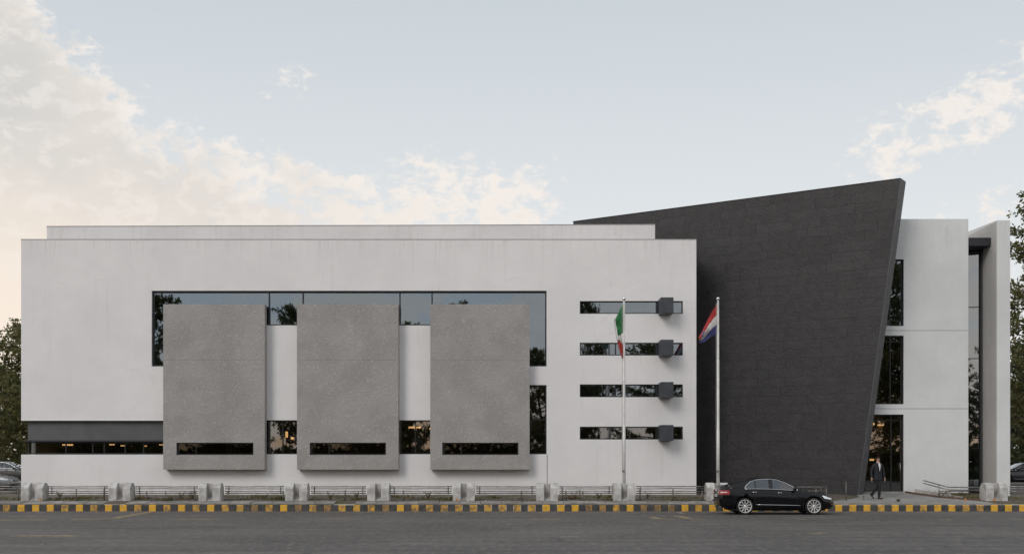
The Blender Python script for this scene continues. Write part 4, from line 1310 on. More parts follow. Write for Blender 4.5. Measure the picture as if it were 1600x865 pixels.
        # door handles
        for hx in (1.38, 2.40):
            mb = MB(); zz = .905 if hx < 2 else .88
            mb.tube([(hx - .1, s * (lerp_table(half_t, hx) * .985), zz), (hx - .07, s * (lerp_table(half_t, hx) + .02), zz + .004), (hx + .07, s * (lerp_table(half_t, hx) + .02), zz + .004), (hx + .1, s * (lerp_table(half_t, hx) * .985), zz)], .014, 6)
            mb.build('door_handle', 'chrome' if not simple else paint, root)
        # door seams: fine grooves standing as dark lines
        for pts in ([(2.04, 1.04), (2.05, .8), (2.06, .5), (2.06, .26)], [(3.08, .98), (3.12, .8), (3.10, .5), (3.02, .26)], [(1.30, 1.03), (1.26, .88), (1.38, .66), (1.52, .45), (1.56, .28)]):
            mb = MB()
            def yb(x, z):
                c = cs(x)
                for (ya, za), (yb_, zb2_) in zip(c[1:8], c[2:9]):
                    if za <= z <= zb2_: return ya + (yb_ - ya) * (z - za) / max(1e-6, zb2_ - za)
                return c[4][0]
            pp = []
            for (xa, za), (xb, zb3) in zip(pts, pts[1:]):
                for k in range(4):
                    x, z = xa + (xb - xa) * k / 4, za + (zb3 - za) * k / 4
                    pp.append((x, s * (yb(x, z) - .001), z))
            mb.tube(pp, .005, 5); mb.build('door_seam', 'well_black', root)
        # mirror
        mb = MB(); mb.lathe([(0.0, -.09), (.05, -.085), (.075, -.04), (.078, .02), (.06, .075), (0, .085)], (2.98, s * 1.0, 1.045), 'y', 12)
        mb.bar((2.98, s * .86, 1.0), (2.98, s * .96, 1.02), .05, .03)
        mb.build('wing_mirror', paint, root)
        # head lamp wraps round the wing
        mb = MB(); vs = []
        for i, x in enumerate((4.10, 4.2, 4.3, 4.4, 4.5)):
            h0, h1 = (.745 - .01 * i, .775 - .01 * i) if i == 0 else (.66 - .012 * i, .80 - .035 * i)
            yw = lerp_table(half_t, x)
            vs += [(x + .01, s * (yw * .992 + .008), h0), (x + .015, s * (yw * .965 + .008), (h0 + h1) / 2), (x + .01, s * (yw * .93 + .008), h1)]
        fs = [(i * 3 + k, (i + 1) * 3 + k, (i + 1) * 3 + k + 1, i * 3 + k + 1) for i in range(4) for k in range(2)]
        mb.add(vs, fs, 0, True); mb.build('headlight', 'lamp_white', root, fix=False)
        mb = MB(); mb.box(4.50, 4.56, s * .60 - .10, s * .60 + .10, .40, .45); mb.build('fog_light', 'lamp_amber', root, bevel=.01)
        # tail lamp
        def tl(mt, z0, z1, xs_, off):
            mb = MB(); vs = []
            for x in xs_:
                yw = lerp_table(half_t, max(x, .005))
                for k in range(4):
                    z = z0 + (z1 - z0) * k / 3
                    vs.append((x - .012 if x < .1 else x, s * (yw * (.998 - .02 * k / 3) + off), z))
            q = len(xs_)
            vs2 = [(-.014 - off, s * .42, z0 + (z1 - z0) * k / 3) for k in range(4)] + [(-.014 - off, s * .68, z0 + (z1 - z0) * k / 3) for k in range(4)]
            fs = [(i * 4 + k, (i + 1) * 4 + k, (i + 1) * 4 + k + 1, i * 4 + k + 1) for i in range(q - 1) for k in range(3)]
            mb.add(vs, fs, 0, True)
            mb.add(vs2, [(k, 4 + k, 5 + k, k + 1) for k in range(3)])
            return mb
        xs_ = [0.0, .04, .1, .18, .28, .38]
        tb_ = tl('lamp_red', .81, .985, xs_, .012).build('taillight', 'lamp_red', root, fix=False)
        ti = tl('lamp_white', .89, .92, [.04, .1, .18, .27], .017).build('lens_band', 'lamp_white', tb_, fix=False)
        mb = MB(); mb.box(-.015, .03, s * .66 - .06, s * .66 + .06, .50, .535); mb.build('rear_reflector', 'lamp_red', root)
        mb = MB(); mb.tube([(.0, s * .55, .30), (.25, s * .55, .30)], .03, 10); mb.build('exhaust', 'steel_dull', root)
    # windscreens follow the cabin roof
    def screen(xa, xb, nm, wf0, wf1):
        mb = MB(); N, K = 8, 8; vs = []
        for i in range(N + 1):
            u = i / N; x = xa + (xb - xa) * u; z = lerp_table(roof_t, x)
            b_ = lerp_table(belt_t, x); zsh = b_ + max(.02, (z - b_) * .8)
            ws = min(side_y(x, zsh), side_y(x, b_)) * .84 * (wf0 + (wf1 - wf0) * u)
            for k in range(K + 1):
                q = -1 + 2 * k / K
                vs.append((x, ws * q, z - .035 * min(1, (z - b_) * 3) * abs(q) ** 2.4 + .008))
        fs = [(i * (K + 1) + k, (i + 1) * (K + 1) + k, (i + 1) * (K + 1) + k + 1, i * (K + 1) + k + 1) for i in range(N) for k in range(K)]
        mb.add(vs, fs, 0, True); mb.build(nm, 'car_glass', root, fix=False)
    screen(.47, 1.20, 'rear_window', .95, .98); screen(2.52, 3.33, 'windscreen', .98, .97)
    # nose and tail furniture
    mb = MB(); mb.box(4.60, 4.70, -.34, .34, .52, .64)
    gr_ = mb.build('grille', 'plastic_black', root, bevel=.02)
    for k in range(4):
        mb = MB(); mb.bar((4.712, -.32, .54 + k * .026), (4.712, .32, .54 + k * .026), .008, .008); mb.build('grille_bar', 'chrome', gr_)
    mb = MB(); mb.box(-.028, -.012, -.26, .26, .70, .81); mb.build('number_plate', 'plate_white', root, bevel=.004)
    mb = MB(); mb.lathe([(0, -.02), (.06, -.018), (.065, .0), (.06, .01)], (-.012, 0, .94), 'x', 18); mb.build('badge', 'chrome', root)
    mb = MB(); mb.bar((-.02, -.82, .55), (-.02, .82, .55), .03, .05); mb.build('bumper_trim', paint, root)
    mb = MB(); mb.tube([(.9, 0, 1.35), (.82, 0, 1.44)], [.012, .005], 6); mb.build('antenna', 'plastic_black', root)
    mb = MB(); mb.box(.45, 4.25, -.78, .78, .16, .24); mb.build('underbody', 'well_black', root)
    # ---- wheels
    wheel = empty('wheel', (0, 0, 0)); wheel.parent = root
    mb = MB(); mb.lathe([(.262, -.095), (.275, -.105), (.315, -.10), (.337, -.075), (.340, 0), (.337, .075), (.315, .10), (.275, .105), (.262, .095)], (0, 0, 0), 'y', 40)
    mb.build('tyre', 'tyre', wheel)
    mb = MB(); mb.lathe([(.270, -.088), (.264, -.110), (.248, -.108), (.238, -.07), (.234, .08), (.255, .09)], (0, 0, 0), 'y', 40)
    for k in range(10):
        a = 2 * PI * k / 10
        for da in (-.085, .085):
            p0 = Vector((math.cos(a + da * .6) * .045, -.07, math.sin(a + da * .6) * .045)); p1 = Vector((math.cos(a + da) * .245, -.09, math.sin(a + da) * .245))
            mb.bar(p0, p1, .018, .024, up=(0, 1, 0))
    mb.lathe([(.0, -.095), (.035, -.093), (.05, -.08), (.055, -.05)], (0, 0, 0), 'y', 20)
    mb.build('rim', 'alloy', wheel, fix=False)
    mb = MB(); mb.lathe([(.0, -.02), (.228, -.02), (.232, .03)], (0, 0, 0), 'y', 24); mb.build('brake_disc', 'well_black', wheel)
    first = True
    for ax in (RA, FA):
        for s in (-1, 1):
            wv = wheel if first else copy_tree(wheel, root)
            first = False
            wv.location = (ax, s * .80, .34); wv.rotation_euler = (0, random.random() * 3, 0 if s < 0 else PI)
    return root

car = make_car('parked_car', 'paint_black', 'black four-door car with chrome window trim parked at the yellow and black kerb')
car.location = (PX(1164.5, 47.4) - RA, 47.4 + .905, 0)
c2_ = make_car('parked_car', 'paint_grey', 'dark grey car parked beyond the left corner of the white wall', True)
c2_.location = (PX(-34, 85), 85, .64); c2_.scale = (1, 1, 1.03)
c3_ = make_car('parked_car', 'paint_silver', 'silver car parked nearest behind the railing at the far left edge', True)
c3_.location = (PX(-111, 62.8), 62.8, .64); c3_.scale = (1, 1, .86)
c4_ = make_car('parked_car', 'paint_navy', 'dark car parked beyond the fin tower at the right edge', True)
c4_.location = (PX(1652, 78), 78, .64); c4_.rotation_euler = (0, 0, PI)

# ------------------------------------------------------------------ the walking man
pm('skin', (0.50, 0.30, 0.22), 0.5, fine=.05)
pm('hair', (0.012, 0.008, 0.006), 0.9, spec=.1)
pm('suit', (0.013, 0.014, 0.022), 0.75, fine=.15)
pm('shirt', (0.78, 0.77, 0.76), 0.7)
pm('trouser', (0.010, 0.010, 0.014), 0.75, fine=.15)
pm('shoe', (0.012, 0.010, 0.009), 0.3)
def skin_obj(name, verts, edges, radii, mat, parent, root=0, sub=1):
    me = bpy.data.meshes.new(name); me.from_pydata(verts, edges, []); me.update()
    o = link(name, me, mat, parent)
    md = o.modifiers.new('skin', 'SKIN'); md.use_smooth_shade = True
    for i, r in enumerate(radii):
        v = me.skin_vertices[0].data[i]; v.radius = r if isinstance(r, tuple) else (r, r); v.use_root = (i == root)
    s = o.modifiers.new('sub', 'SUBSURF'); s.levels = s.render_levels = sub
    dg = bpy.context.evaluated_depsgraph_get()
    nm = bpy.data.meshes.new_from_object(o.evaluated_get(dg))
    o.modifiers.clear(); o.data = nm
    if len(nm.materials) == 0: nm.materials.append(M[mat])
    return o
def person(loc, rz, sc):
    t = empty('person', loc, rz, 'man in dark suit and white open shirt walking past the entrance', 'person')
    t.scale = (sc, sc, sc)
    # local frame: faces -y, 1.80 m tall; joints
    V = []; E = []; Rr = []
    def v(p, r, par=None):
        V.append(p); Rr.append(r)
        if par is not None: E.append((par, len(V) - 1))
        return len(V) - 1
    pel = v((0, 0, .95), (.145, .10))
    wa = v((0, 0, 1.10), (.125, .09), pel); che = v((0, -.01, 1.30), (.145, .105), wa); nb_ = v((0, .0, 1.45), (.062, .06), che)
    nk = v((0, -.01, 1.54), (.052, .055), nb_); hd = v((0.0, -.02, 1.63), (.062, .078), nk); h2 = v((0, -.015, 1.70), (.080, .095), hd); h3 = v((0, -.005, 1.765), (.062, .072), h2)
    hands = []
    for s, el_, wr_ in ((-1, (-.285, .03, 1.16), (-.315, -.04, .90)), (1, (.275, .03, 1.15), (.30, -.03, .90))):
        sh = v((s * .165, 0, 1.40), .040, nb_); e = v(el_, .043, sh); wv = v(wr_, .028, e)
        pa = v((wr_[0] + s * .004, wr_[1] - .012, wr_[2] - .06), (.030, .022), wv)
        for k in range(4):
            bx_, by_ = wr_[0] + s * .004 - .0 , wr_[1] - .012 + (k - 1.5) * .016
            ln = (.075, .085, .08, .062)[k]
            f1 = v((bx_ + s * .004, by_ - .004, wr_[2] - .095), .0095, pa)
            f2 = v((bx_ - s * .002, by_ - .008, wr_[2] - .095 - ln * .55), .0085, f1)
            v((bx_ - s * .018, by_ - .010, wr_[2] - .095 - ln * .9), .007, f2)
        th = v((wr_[0] - s * .012, wr_[1] - .045, wr_[2] - .045), .011, pa); v((wr_[0] - s * .02, wr_[1] - .06, wr_[2] - .085), .009, th)
    # legs: the rear leg (picture left) pushes off, the front one carries
    legs = []
    for s, kn, an, toe in ((-1, (-.02, -.02, .52), (-.19, .19, .17), (-.145, .09, .035)), (1, (.05, -.05, .51), (.055, -.02, .09), (.075, -.15, .035))):
        hp = v((s * .085, 0, .90), .088, pel); k = v(kn, .056, hp); a = v(an, .030, k); v((toe[0] * .7 + an[0] * .3, toe[1] * .7 + an[1] * .3, toe[2] + .01), (.018, .012), a)
        legs.append(((s * .09, 0, .92), kn, an, toe))
    skin_obj('body', V, E, Rr, 'skin', t)
    # jacket: torso rings and sleeves
    def rings(rs_, n=20, y_front_open=None):
        mb = MB(); vs, fs = [], []
        for (cx, cy, z, rx, ry) in rs_:
            for k in range(n):
                a = 2 * PI * k / n
                ca, sa = math.cos(a), math.sin(a)
                vs.append((cx + rx * math.copysign(abs(ca) ** .85, ca), cy + ry * math.copysign(abs(sa) ** .9, sa), z))
        for i in range(len(rs_) - 1):
            for k in range(n):
                k2 = (k + 1) % n; fs.append((i * n + k, i * n + k2, (i + 1) * n + k2, (i + 1) * n + k))
        mb.add(vs, fs, 0, True)
        return mb
    tor = [(0, 0, .79, .205, .135), (0, 0, .84, .20, .135), (0, 0, .95, .188, .135), (0, 0, 1.08, .168, .122), (0, 0, 1.2, .178, .128), (0, 0, 1.32, .188, .132), (0, 0, 1.41, .188, .12), (0, .005, 1.46, .165, .10), (0, .01, 1.505, .085, .075), (0, .012, 1.53, .07, .068)]
    jk = rings(tor)
    for s, el_, wr_ in ((-1, (-.285, .03, 1.16), (-.315, -.04, .90)), (1, (.275, .03, 1.15), (.30, -.03, .90))):
        pts = [(s * .12, 0, 1.445), (s * .17, 0, 1.42), (s * .203, .005, 1.36), (s * .245, .015, 1.26), el_, ((el_[0] + wr_[0]) / 2, (el_[1] + wr_[1]) / 2, (el_[2] + wr_[2]) / 2), (wr_[0], wr_[1], wr_[2] - .005)]
        jk.tube(pts, [.05, .062, .062, .058, .053, .047, .040], 14)
    jo = jk.build('jacket', 'suit', t, fix=False)
    sh = MB()   # shirt seen in the open V
    sh.add([(-.012, -.142, 1.17), (.012, -.142, 1.17), (.035, -.150, 1.30), (-.035, -.150, 1.30), (.052, -.132, 1.42), (-.052, -.132, 1.42), (.055, -.085, 1.50), (-.055, -.085, 1.50)], [(0, 1, 2, 3), (3, 2, 4, 5), (5, 4, 6, 7)])
    sh.build('shirt', 'shirt', t, fix=False)
    cl = MB()
    for s in (-1, 1):
        cl.add([(s * .012, -.148, 1.17), (s * .06, -.146, 1.30), (s * .085, -.13, 1.42), (s * .062, -.07, 1.53), (s * .045, -.10, 1.52), (s * .048, -.142, 1.42), (s * .03, -.157, 1.30)], [(0, 1, 6), (1, 2, 5, 6), (2, 3, 4, 5)])
    cl.build('lapel', 'trouser', t, fix=False)
    cb = MB()
    for s in (-1, 1):
        cb.add([(s * .01, -.13, 1.47), (s * .055, -.10, 1.50), (s * .058, -.06, 1.545), (s * .04, -.085, 1.55)], [(0, 1, 2, 3)])
    cb.build('shirt_collar', 'shirt', t, fix=False)
    tr = rings([(0, 0, .80, .165, .11), (0, 0, .9, .165, .115), (0, 0, .98, .155, .11)])
    for hp, kn, an, toe in legs:
        k1 = tuple((hp[i] + kn[i]) / 2 for i in range(3)); k2 = tuple((an[i] + kn[i]) / 2 for i in range(3))
        tr.tube([(hp[0], hp[1], .88), k1, kn, k2, (an[0], an[1], an[2] - .045)], [.098, .088, .068, .060, .056], 14)
    tr.build('trousers', 'trouser', t, fix=False)
    for (hp, kn, an, toe), fwd, pitch in ((legs[0], Vector((.25, -1, 0)).normalized(), -.75), (legs[1], Vector((.25, -1, 0)).normalized(), .0)):
        sm2 = MB(); vs, fs = [], []
        u = Vector((fwd.y, -fwd.x, 0)); n = 10
        base = Vector((an[0], an[1], 0)) if pitch == 0 else Vector((an[0], an[1], an[2] - .08))
        for (l_, hw, hh) in ((-.07, .02, .04), (-.055, .036, .075), (0, .04, .085), (.07, .043, .065), (.13, .046, .05), (.18, .038, .038), (.205, .015, .02)):
            for k in range(n):
                a = 2 * PI * k / n
                zz = max(0, math.sin(a)) * hh; xx = math.cos(a) * hw
                f_ = l_ * math.cos(pitch); g_ = l_ * math.sin(pitch)
                vs.append(base + fwd * f_ + u * xx + Vector((0, 0, zz + g_ + (.0 if pitch == 0 else .05))))
        for i in range(6):
            for k in range(n):
                k2 = (k + 1) % n; fs.append((i * n + k, i * n + k2, (i + 1) * n + k2, (i + 1) * n + k))
        fs.append(tuple(range(n))); fs.append(tuple(range(7 * n - 1, 6 * n - 1, -1)))
        sm2.add(vs, fs, 0, True); sm2.build('shoe', 'shoe', t)
    # head: face features and hair
    hr = MB(); vs, fs = [], []
    for i in range(7):
        ph = PI / 2 * i / 6
        for k in range(16):
            a = 2 * PI * k / 16
            front = max(0, -math.sin(a))
            drop = .11 * (1 - front * .85) * (i / 6)
            vs.append((.087 * math.sin(ph) * math.cos(a), .010 + .100 * math.sin(ph) * math.sin(a), 1.716 + .010 * front * (i / 6) + .080 * math.cos(ph) - drop * (i / 6) + .012 * front * (i < 5)))
    for i in range(6):
        for k in range(16):
            k2 = (k + 1) % 16; fs.append((i * 16 + k, i * 16 + k2, (i + 1) * 16 + k2, (i + 1) * 16 + k))
    hr.add(vs, fs, 0, True); hr.build('hair', 'hair', t)
    nz = MB(); nz.add([(0, -.098, 1.70), (-.014, -.098, 1.655), (.014, -.098, 1.655), (0, -.125, 1.658)], [(0, 1, 3), (0, 3, 2), (1, 2, 3)]); nz.build('nose', 'skin', t)
    pm('lip', (0.32, 0.12, 0.10), .5)
    mo = MB(); mo.box(-.022, .022, -.098, -.088, 1.622, 1.632); mo.build('mouth', 'lip', t)
    for s in (-1, 1):
        ea = MB(); ea.lathe([(0, -.008), (.022, -.006), (.024, 0), (.018, .008)], (s * .078, .002, 1.675), 'x', 10); ea.build('ear', 'skin', t)
    gl_ = MB()
    for s in (-1, 1):
        gl_.box(s * .032 - .022, s * .032 + .022, -.106, -.098, 1.682, 1.708)
        gl_.bar((s * .054, -.10, 1.70), (s * .08, 0, 1.70), .005, .005)
    gl_.bar((-.01, -.104, 1.702), (.01, -.104, 1.702), .005, .005)
    gl_.build('glasses', 'plastic_black', t)
    return t
pxm = PX(1371.5, 52.9)
person((pxm, 52.9, gz(pxm, 52.9) + .022), R(14), 1.93 / 1.80)

# ------------------------------------------------------------------ trees
def leaf_mat(name, a, b, c):
    m = bpy.data.materials.new(name); m.use_nodes = True
    t = NT(m.node_tree)
    pos = t.n('ShaderNodeNewGeometry').outputs['Position']
    col = t.mix(t.sm(t.noise(pos, .9, 3.0), .38, .62), a, b)
    col = t.mix(t.m('MULTIPLY', t.sm(t.noise(pos, 6.0, 2.0), .5, .7), .6), col, c)
    p = t.n('ShaderNodeBsdfPrincipled', {'Base Color': col, 'Roughness': .55})
    tr = t.n('ShaderNodeBsdfTranslucent', {0: col})
    t.n('ShaderNodeOutputMaterial', {0: t.n('ShaderNodeMixShader', {0: .35, 1: p.outputs[0], 2: tr.outputs[0]}).outputs[0]})
    M[name] = m
leaf_mat('leaf_warm', (0.085, 0.102, 0.032), (0.155, 0.145, 0.050), (0.24, 0.185, 0.075))
leaf_mat('leaf_dark', (0.036, 0.052, 0.020), (0.070, 0.085, 0.030), (0.12, 0.115, 0.045))
pm('bark', (0.085, 0.065, 0.05), 0.9, col2=(0.05, 0.04, 0.03), vscale=3, bump=.6, bscale=12, bdist=.04)

def make_tree(name, h, rad, trunk_h, seed, limbs, twigs, leaves, lsz, mat, label, cat='tree', cone=.5, group=None, droop=0.0):
    rng = np.random.default_rng(seed); rr = random.Random(seed)
    t = empty(name, (0, 0, 0), 0, label, cat, group)
    mb = MB()
    pts = [Vector((0, 0, -.2))]
    lean = Vector((rr.uniform(-.03, .03), rr.uniform(-.03, .03), 1))
    for k in range(1, 9):
        pts.append(Vector((rr.uniform(-.12, .12) * k * .25, rr.uniform(-.12, .12) * k * .25, h * .95 * k / 8)) + lean * 0)
    r0 = h * .022
    mb.tube(pts, [r0 * (1.25 if k == 0 else 1) * (1 - .93 * k / 8) + .012 for k in range(9)], 9)
    P, U = [], []
    def trunk_at(z):
        s = max(0, min(7.999, z / (h * .95) * 8)); i = int(s); return pts[i].lerp(pts[i + 1], s - i)
    for i in range(limbs):
        f = (i + rr.random()) / limbs
        z0 = trunk_h + (h * .94 - trunk_h) * f
        a = i * 2.399 + rr.uniform(-.4, .4)
        prof = (1 - f) ** cone * (.55 + .45 * min(1, f * 5))
        ln = rad * prof * rr.uniform(.65, 1.12) + .35
        rise = rr.uniform(.15, .6) * ln * (1 - droop)
        o = trunk_at(z0)
        p1 = o + Vector((math.cos(a) * ln * .5, math.sin(a) * ln * .5, rise * .35))
        p2 = o + Vector((math.cos(a) * ln, math.sin(a) * ln, rise))
        mb.tube([o, p1, p2], [max(.015, r0 * .32 * (1 - f * .6)), r0 * .18 * (1 - f * .6) + .006, .006], 5)
        for j in range(twigs):
            u = .25 + .75 * (j + rr.random()) / twigs
            q = o.lerp(p1, u * 2) if u < .5 else p1.lerp(p2, u * 2 - 1)
            ta = a + rr.choice((-1, 1)) * rr.uniform(.3, 1.3)
            tl_ = rr.uniform(.35, .8) * (.35 + .16 * rad) 
            d_ = Vector((math.cos(ta), math.sin(ta), rr.uniform(-.25, .75))).normalized() * tl_
            if j % 3 == 0: mb.tube([q, q + d_], [.012, .004], 4, cap=False)
            n = leaves
            s_ = rng.random(n)
            base = np.array(q)[None] + np.array(d_)[None] * s_[:, None]
            base = base + rng.normal(0, .07 + .015 * rad, (n, 3)) * (1.1 - s_[:, None] * .6)
            P.append(base); U.append(np.tile(np.array(d_ / tl_), (n, 1)))
    mb.build('trunk', 'bark', t, fix=False)
    P = np.concatenate(P); U = np.concatenate(U); n = len(P)
    U = U + rng.normal(0, .75, (n, 3)); U[:, 2] -= .1 + droop; U /= np.linalg.norm(U, axis=1)[:, None]
    W = np.cross(U, rng.normal(0, 1, (n, 3))); W /= np.linalg.norm(W, axis=1)[:, None]
    sz = lsz * rng.uniform(.6, 1.3, n)[:, None]
    v0 = P; v1 = P + U * sz * .5 + W * sz * .24; v2 = P + U * sz; v3 = P + U * sz * .5 - W * sz * .24
    vs = np.stack([v0, v1, v2, v3], 1).reshape(-1, 3)
    me = bpy.data.meshes.new('crown')
    me.vertices.add(4 * n); me.vertices.foreach_set('co', vs.ravel().astype(np.float32))
    me.loops.add(4 * n); me.loops.foreach_set('vertex_index', np.arange(4 * n, dtype=np.int32))
    me.polygons.add(n); me.polygons.foreach_set('loop_start', np.arange(0, 4 * n, 4, dtype=np.int32))
    try: me.polygons.foreach_set('loop_total', np.full(n, 4, dtype=np.int32))
    except Exception: pass
    me.update(); me.validate()
    link('crown', me, mat, t)
    return t
tl_ = make_tree('leafy_tree', 11.6, 6.2, 1.4, 4, 90, 14, 26, .26, 'leaf_warm', 'green and gold leafy tree rising behind the left corner of the white wall', cone=.62)
tl_.location = (PX(78, 77), 77, .2)
tr_ = make_tree('leafy_tree', 20.3, 6.6, 2.2, 8, 105, 12, 22, .30, 'leaf_warm', 'tall golden green tree behind the fin tower at the right edge', cone=.55, droop=.3)
tr_.location = (PX(1662, 76), 76, .6)
t3 = make_tree('shady_tree', 9.6, 6.0, .8, 15, 70, 12, 24, .34, 'leaf_dark', 'dark dense tree behind the parked cars at the left edge', cone=.4)
t3.location = (PX(-70, 100), 100, .6)
rest_trees = [(PX(1648, 98), 98, 1.15, 1.0, 'dark dense tree low behind the dark car at the right edge'),
              (PX(30, 118), 118, 1.0, 2.2, 'dark tree deep in the gap between the left tree and the parked cars'),
              (PX(1580, 122), 122, 1.0, 4.0, 'dark tree far behind the fin tower, half hidden by the tall golden tree')]
for x, y, s, rz, lab in rest_trees:
    c = copy_tree(t3); c.location = (x, y, .6); c.scale = (s, s, s); c.rotation_euler = (0, 0, rz); c['label'] = lab
# trees across the road, seen in the window glass
rt = make_tree('roadside_tree', 13.0, 4.6, 2.0, 33, 60, 10, 20, .34, 'leaf_warm', 'roadside tree across the road mirrored in the window glass', cone=.45, group='trees across the road mirrored in the glass')
first = True
for (x, s, rz, y) in [(-26.8, (1.2, 1.2, 1.68), 0, -32), (-43.8, (1.3, 1.3, 1.78), 4, -32), (-23.0, (.75, .75, 1.66), 2, -31), (-6.6, (.8, .8, 1.70), 3, -32), (-12.6, (.9, .9, 1.50), 1, -31), (3.4, (.8, .8, 1.25), 1, -31), (-48, 1.1, 3, -28), (46.5, (1.35, 1.35, 2.05), 2.2, -31), (9.6, (.5, .5, 1.84), 5, -31), (-53, 1.15, 2, -30), (-58, 1.05, 1, -30), (-43, .85, 2, -27), (-15, .95, 3.3, -29), (-33, .9, 5.1, -26), (-3, .82, 1.7, -28), (8, .98, 4.4, -31), (17, 1.18, .6, -27),
                      (27, .92, 2.7, -30), (36, 1.22, 5.5, -28), (47, 1.35, 3.9, -30), (58, 1.2, .3, -33), (-70, 1.3, 2.4, -33), (70, 1.1, 1.2, -31),
                      (-61, .8, .2, -40), (-38, .85, 2.2, -41), (-19, .7, 3.2, -43), (1, .7, 5.2, -42), (22, .8, 1.9, -43), (42, .85, 3.7, -42), (64, .85, 5.9, -42)]:
    c = rt if first else copy_tree(rt); first = False
    c['label'] = 'roadside tree across the road, mirrored in the window glass'
    c.location = (x, y, .05); c.scale = s if isinstance(s, tuple) else (s, s, s); c.rotation_euler = (0, 0, rz)

# hedges beyond the cars
def hedge(x0, x1, y, h, seed, label, zg=.6, dens=900, lf=None, nm=None):
    rng = np.random.default_rng(seed); n = int((x1 - x0) * dens)
    P = np.stack([rng.uniform(x0, x1, n), y + rng.normal(0, .35, n), zg + h * rng.random(n) ** .7 * (1 + .12 * np.sin(rng.random(n) * 6))], 1)
    P[:, 2] += .12 * np.sin(P[:, 0] * 2.1) * (P[:, 2] > zg + h * .7)
    U = rng.normal(0, 1, (n, 3)); U /= np.linalg.norm(U, axis=1)[:, None]
    W = np.cross(U, rng.normal(0, 1, (n, 3))); W /= np.linalg.norm(W, axis=1)[:, None]
    s = lf or (.2 if dens > 500 else .38)
    vs = np.stack([P, P + U * s * .5 + W * s * .3, P + U * s, P + U * s * .5 - W * s * .3], 1).reshape(-1, 3)
    me = bpy.data.meshes.new('hedge'); me.from_pydata(vs.tolist(), [], np.arange(4 * n).reshape(n, 4).tolist()); me.update()
    o = link(nm or 'hedge', me, 'leaf_dark')
    tag(o, label, nm or 'hedge', kind='stuff' if nm else None)
hedge(-62, -30, 108, 1.6, 1, 'low clipped hedge beyond the parked cars at the left edge')
hedge(-80, 80, -22, 1.3, 3, 'long hedge across the road, mirrored low in the ground floor glass', .05, 260)
hedge(-110, 110, -62, 3.6, 4, 'dark belt of trees far across the road, mirrored in the low windows', .05, 150, 1.0, 'wood')
hedge(34, 64, 104, 2.2, 2, 'hedge beyond the dark car at the right edge')

# weeds, grass and litter on the verge
def weeds():
    rng = np.random.default_rng(7)
    N = 5200
    vs, fs = [], []
    cl = [(rng.uniform(-25, 13.6), rng.uniform(52.0, 54.4), rng.uniform(.1, .55)) for _ in range(120)] + [(rng.uniform(19.3, 25), rng.uniform(52, 54.6), rng.uniform(.2, .7)) for _ in range(30)] \
        + [(rng.uniform(18.9, 21.3), rng.uniform(54.2, 55.3), .4) for _ in range(14)] + [(rng.uniform(11.5, 15.2), rng.uniform(52.0, 53.0), .5) for _ in range(16)]
    for (cx, cy, sp_) in cl:
        big = rng.random() < .22
        for _ in range(44 if big else 26):
            x, y = cx + rng.normal(0, sp_), cy + rng.normal(0, sp_ * .5)
            if y < 51.8 or y > 55.55: continue
            if 13.6 < x < 20.6 and y < 55.0 and x < 20.6 - (y - 51.9) * .75 and x > 14.3: continue
            z = gz(x, y) - .01
            h = rng.uniform(.03, .10) * (1.8 if big else 1)
            a = rng.uniform(0, 6.28); w_ = rng.uniform(.008, .02) * (1.6 if big else 1)
            lx, ly = rng.normal(0, .9) * h, rng.normal(0, .4) * h
            k = len(vs)
            vs += [(x - math.cos(a) * w_, y - math.sin(a) * w_, z), (x + math.cos(a) * w_, y + math.sin(a) * w_, z),
                   (x + lx * .5 + math.cos(a) * w_ * .8, y + ly * .5 + math.sin(a) * w_ * .8, z + h * .6), (x + lx * .5 - math.cos(a) * w_ * .8, y + ly * .5 - math.sin(a) * w_ * .8, z + h * .6), (x + lx, y + ly, z + h)]
            fs += [(k, k + 1, k + 2, k + 3), (k + 3, k + 2, k + 4)]
    me = bpy.data.meshes.new('weeds'); me.from_pydata(vs, [], fs); me.update()
    pm('weed_green', (0.075, 0.095, 0.026), .7, col2=(0.19, 0.13, 0.06), vscale=2.2, transl=.3)
    tag(link('weeds', me, 'weed_green'), 'low green and dry weeds growing on the soil verge before the white wall', 'weeds', kind='stuff')
    # fallen leaves and scraps
    vs, fs, ms = [], [], []
    for _ in range(900):
        x, y = rng.uniform(-25, 25), (rng.uniform(51.2, 55.3) if rng.random() < .8 else rng.uniform(49.3, 50.75))
        z = (gz(x, y) + .026) if y > 51 else .008
        a = rng.uniform(0, 6.28); s = rng.uniform(.02, .055)
        k = len(vs)
        u = Vector((math.cos(a), math.sin(a), rng.uniform(-.3, .3))) * s; q = Vector((-math.sin(a), math.cos(a), rng.uniform(-.3, .5))) * s * .5
        c = Vector((x, y, z + .012))
        vs += [c - u, c + q, c + u, c - q]; fs.append((k, k + 1, k + 2, k + 3)); ms.append(0 if rng.random() < .8 else 1)
    me = bpy.data.meshes.new('litter'); me.from_pydata([tuple(v) for v in vs], [], fs)
    me.materials.append(pm('dry_leaf', (0.22, 0.12, 0.05), .8, col2=(0.12, 0.08, 0.04), vscale=5)); me.materials.append(pm('scrap', (0.42, 0.36, 0.26), .7))
    me.polygons.foreach_set('material_index', ms); me.update()
    tag(link('fallen_leaves', me), 'scattered dry leaves on the verge and along the kerb', 'leaves', kind='stuff')
weeds()
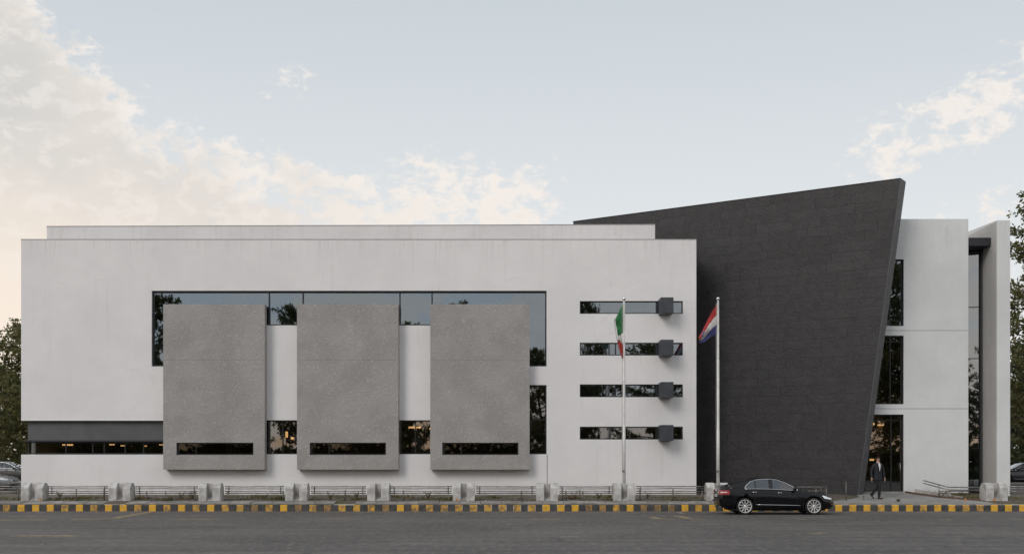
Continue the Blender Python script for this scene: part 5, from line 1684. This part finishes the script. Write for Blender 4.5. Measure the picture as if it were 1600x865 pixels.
# orange marks beside the barriers
pm('orange_plastic', (0.55, 0.20, 0.03), .5)
for px, lab in ((63.5, 'small orange block leaning on the leftmost barrier'), (713.5, 'small orange block at the foot of the barrier under the right concrete bay'),
                (1553, 'small orange block at the foot of the barrier by the ramp rail'), (1508, 'small orange block lying in the grass left of the last barrier')):
    D = 51.93
    x = PX(px, D)
    mb = MB(); mb.hexa([(-.05, -.03, 0), (.05, -.03, 0), (.05, .03, 0), (-.05, .03, 0), (-.03, -.015, .13), (.03, -.02, .12), (.03, .02, .12), (-.03, .015, .13)])
    o = mb.build('orange_block', 'orange_plastic', bevel=.01); o.location = (x, D - .05, gz(x, D)); tag(o, lab, 'block')
# young weeds with leaves that stand out one by one
def sapling(px, D, h, lab, seed):
    x = PX(px, D); rr = random.Random(seed)
    t = empty('weed_plant', (x, D, gz(x, D)), rr.random() * 6, lab, 'plant')
    mb = MB(); lf = MB()
    for k in range(5):
        a = k * 1.3 + rr.random(); tip = Vector((math.cos(a) * h * .45, math.sin(a) * h * .45, h * rr.uniform(.6, 1)))
        mb.tube([(0, 0, -.03), tip * .5 + Vector((0, 0, .05)), tip], [.008, .006, .003], 4)
        for j in range(9):
            p = tip * (.3 + .7 * j / 8); d_ = Vector((rr.uniform(-1, 1), rr.uniform(-1, 1), rr.uniform(-.2, .8))).normalized() * rr.uniform(.05, .09)
            n_ = d_.cross(Vector((rr.random(), rr.random(), rr.random()))).normalized() * .022
            lf.add([p, p + d_ * .5 + n_, p + d_, p + d_ * .5 - n_], [(0, 1, 2, 3)])
    mb.build('stem', 'bark', t, fix=False); lf.build('foliage', 'weed_green', t, fix=False)
for i, (px, D, h, lab) in enumerate([(283, 53.2, .42, 'leafy weed plant below the left concrete bay, left of its railing'), (301, 53.0, .34, 'dry leafy weed plant just left of the third barrier'),
        (516, 53.1, .40, 'leafy weed plant behind the railing below the middle bay'), (557, 53.3, .34, 'low weed plant left of the barrier under the middle bay'),
        (669, 53.2, .42, 'leafy weed plant behind the railing right of the middle bay'), (93, 53.3, .36, 'small weed plant right of the leftmost barrier'),
        (935, 53.0, .36, 'small weed plant left of the flagpole barrier'), (1012, 53.2, .36, 'small weed plant right of the flagpole barrier'),
        (1404, 51.6, .15, 'small weed plant at the kerb right of the walking man'), (898, 53.2, .42, 'leafy weed plant below the left ends of the strip windows')]):
    sapling(px, D, h, lab, i)
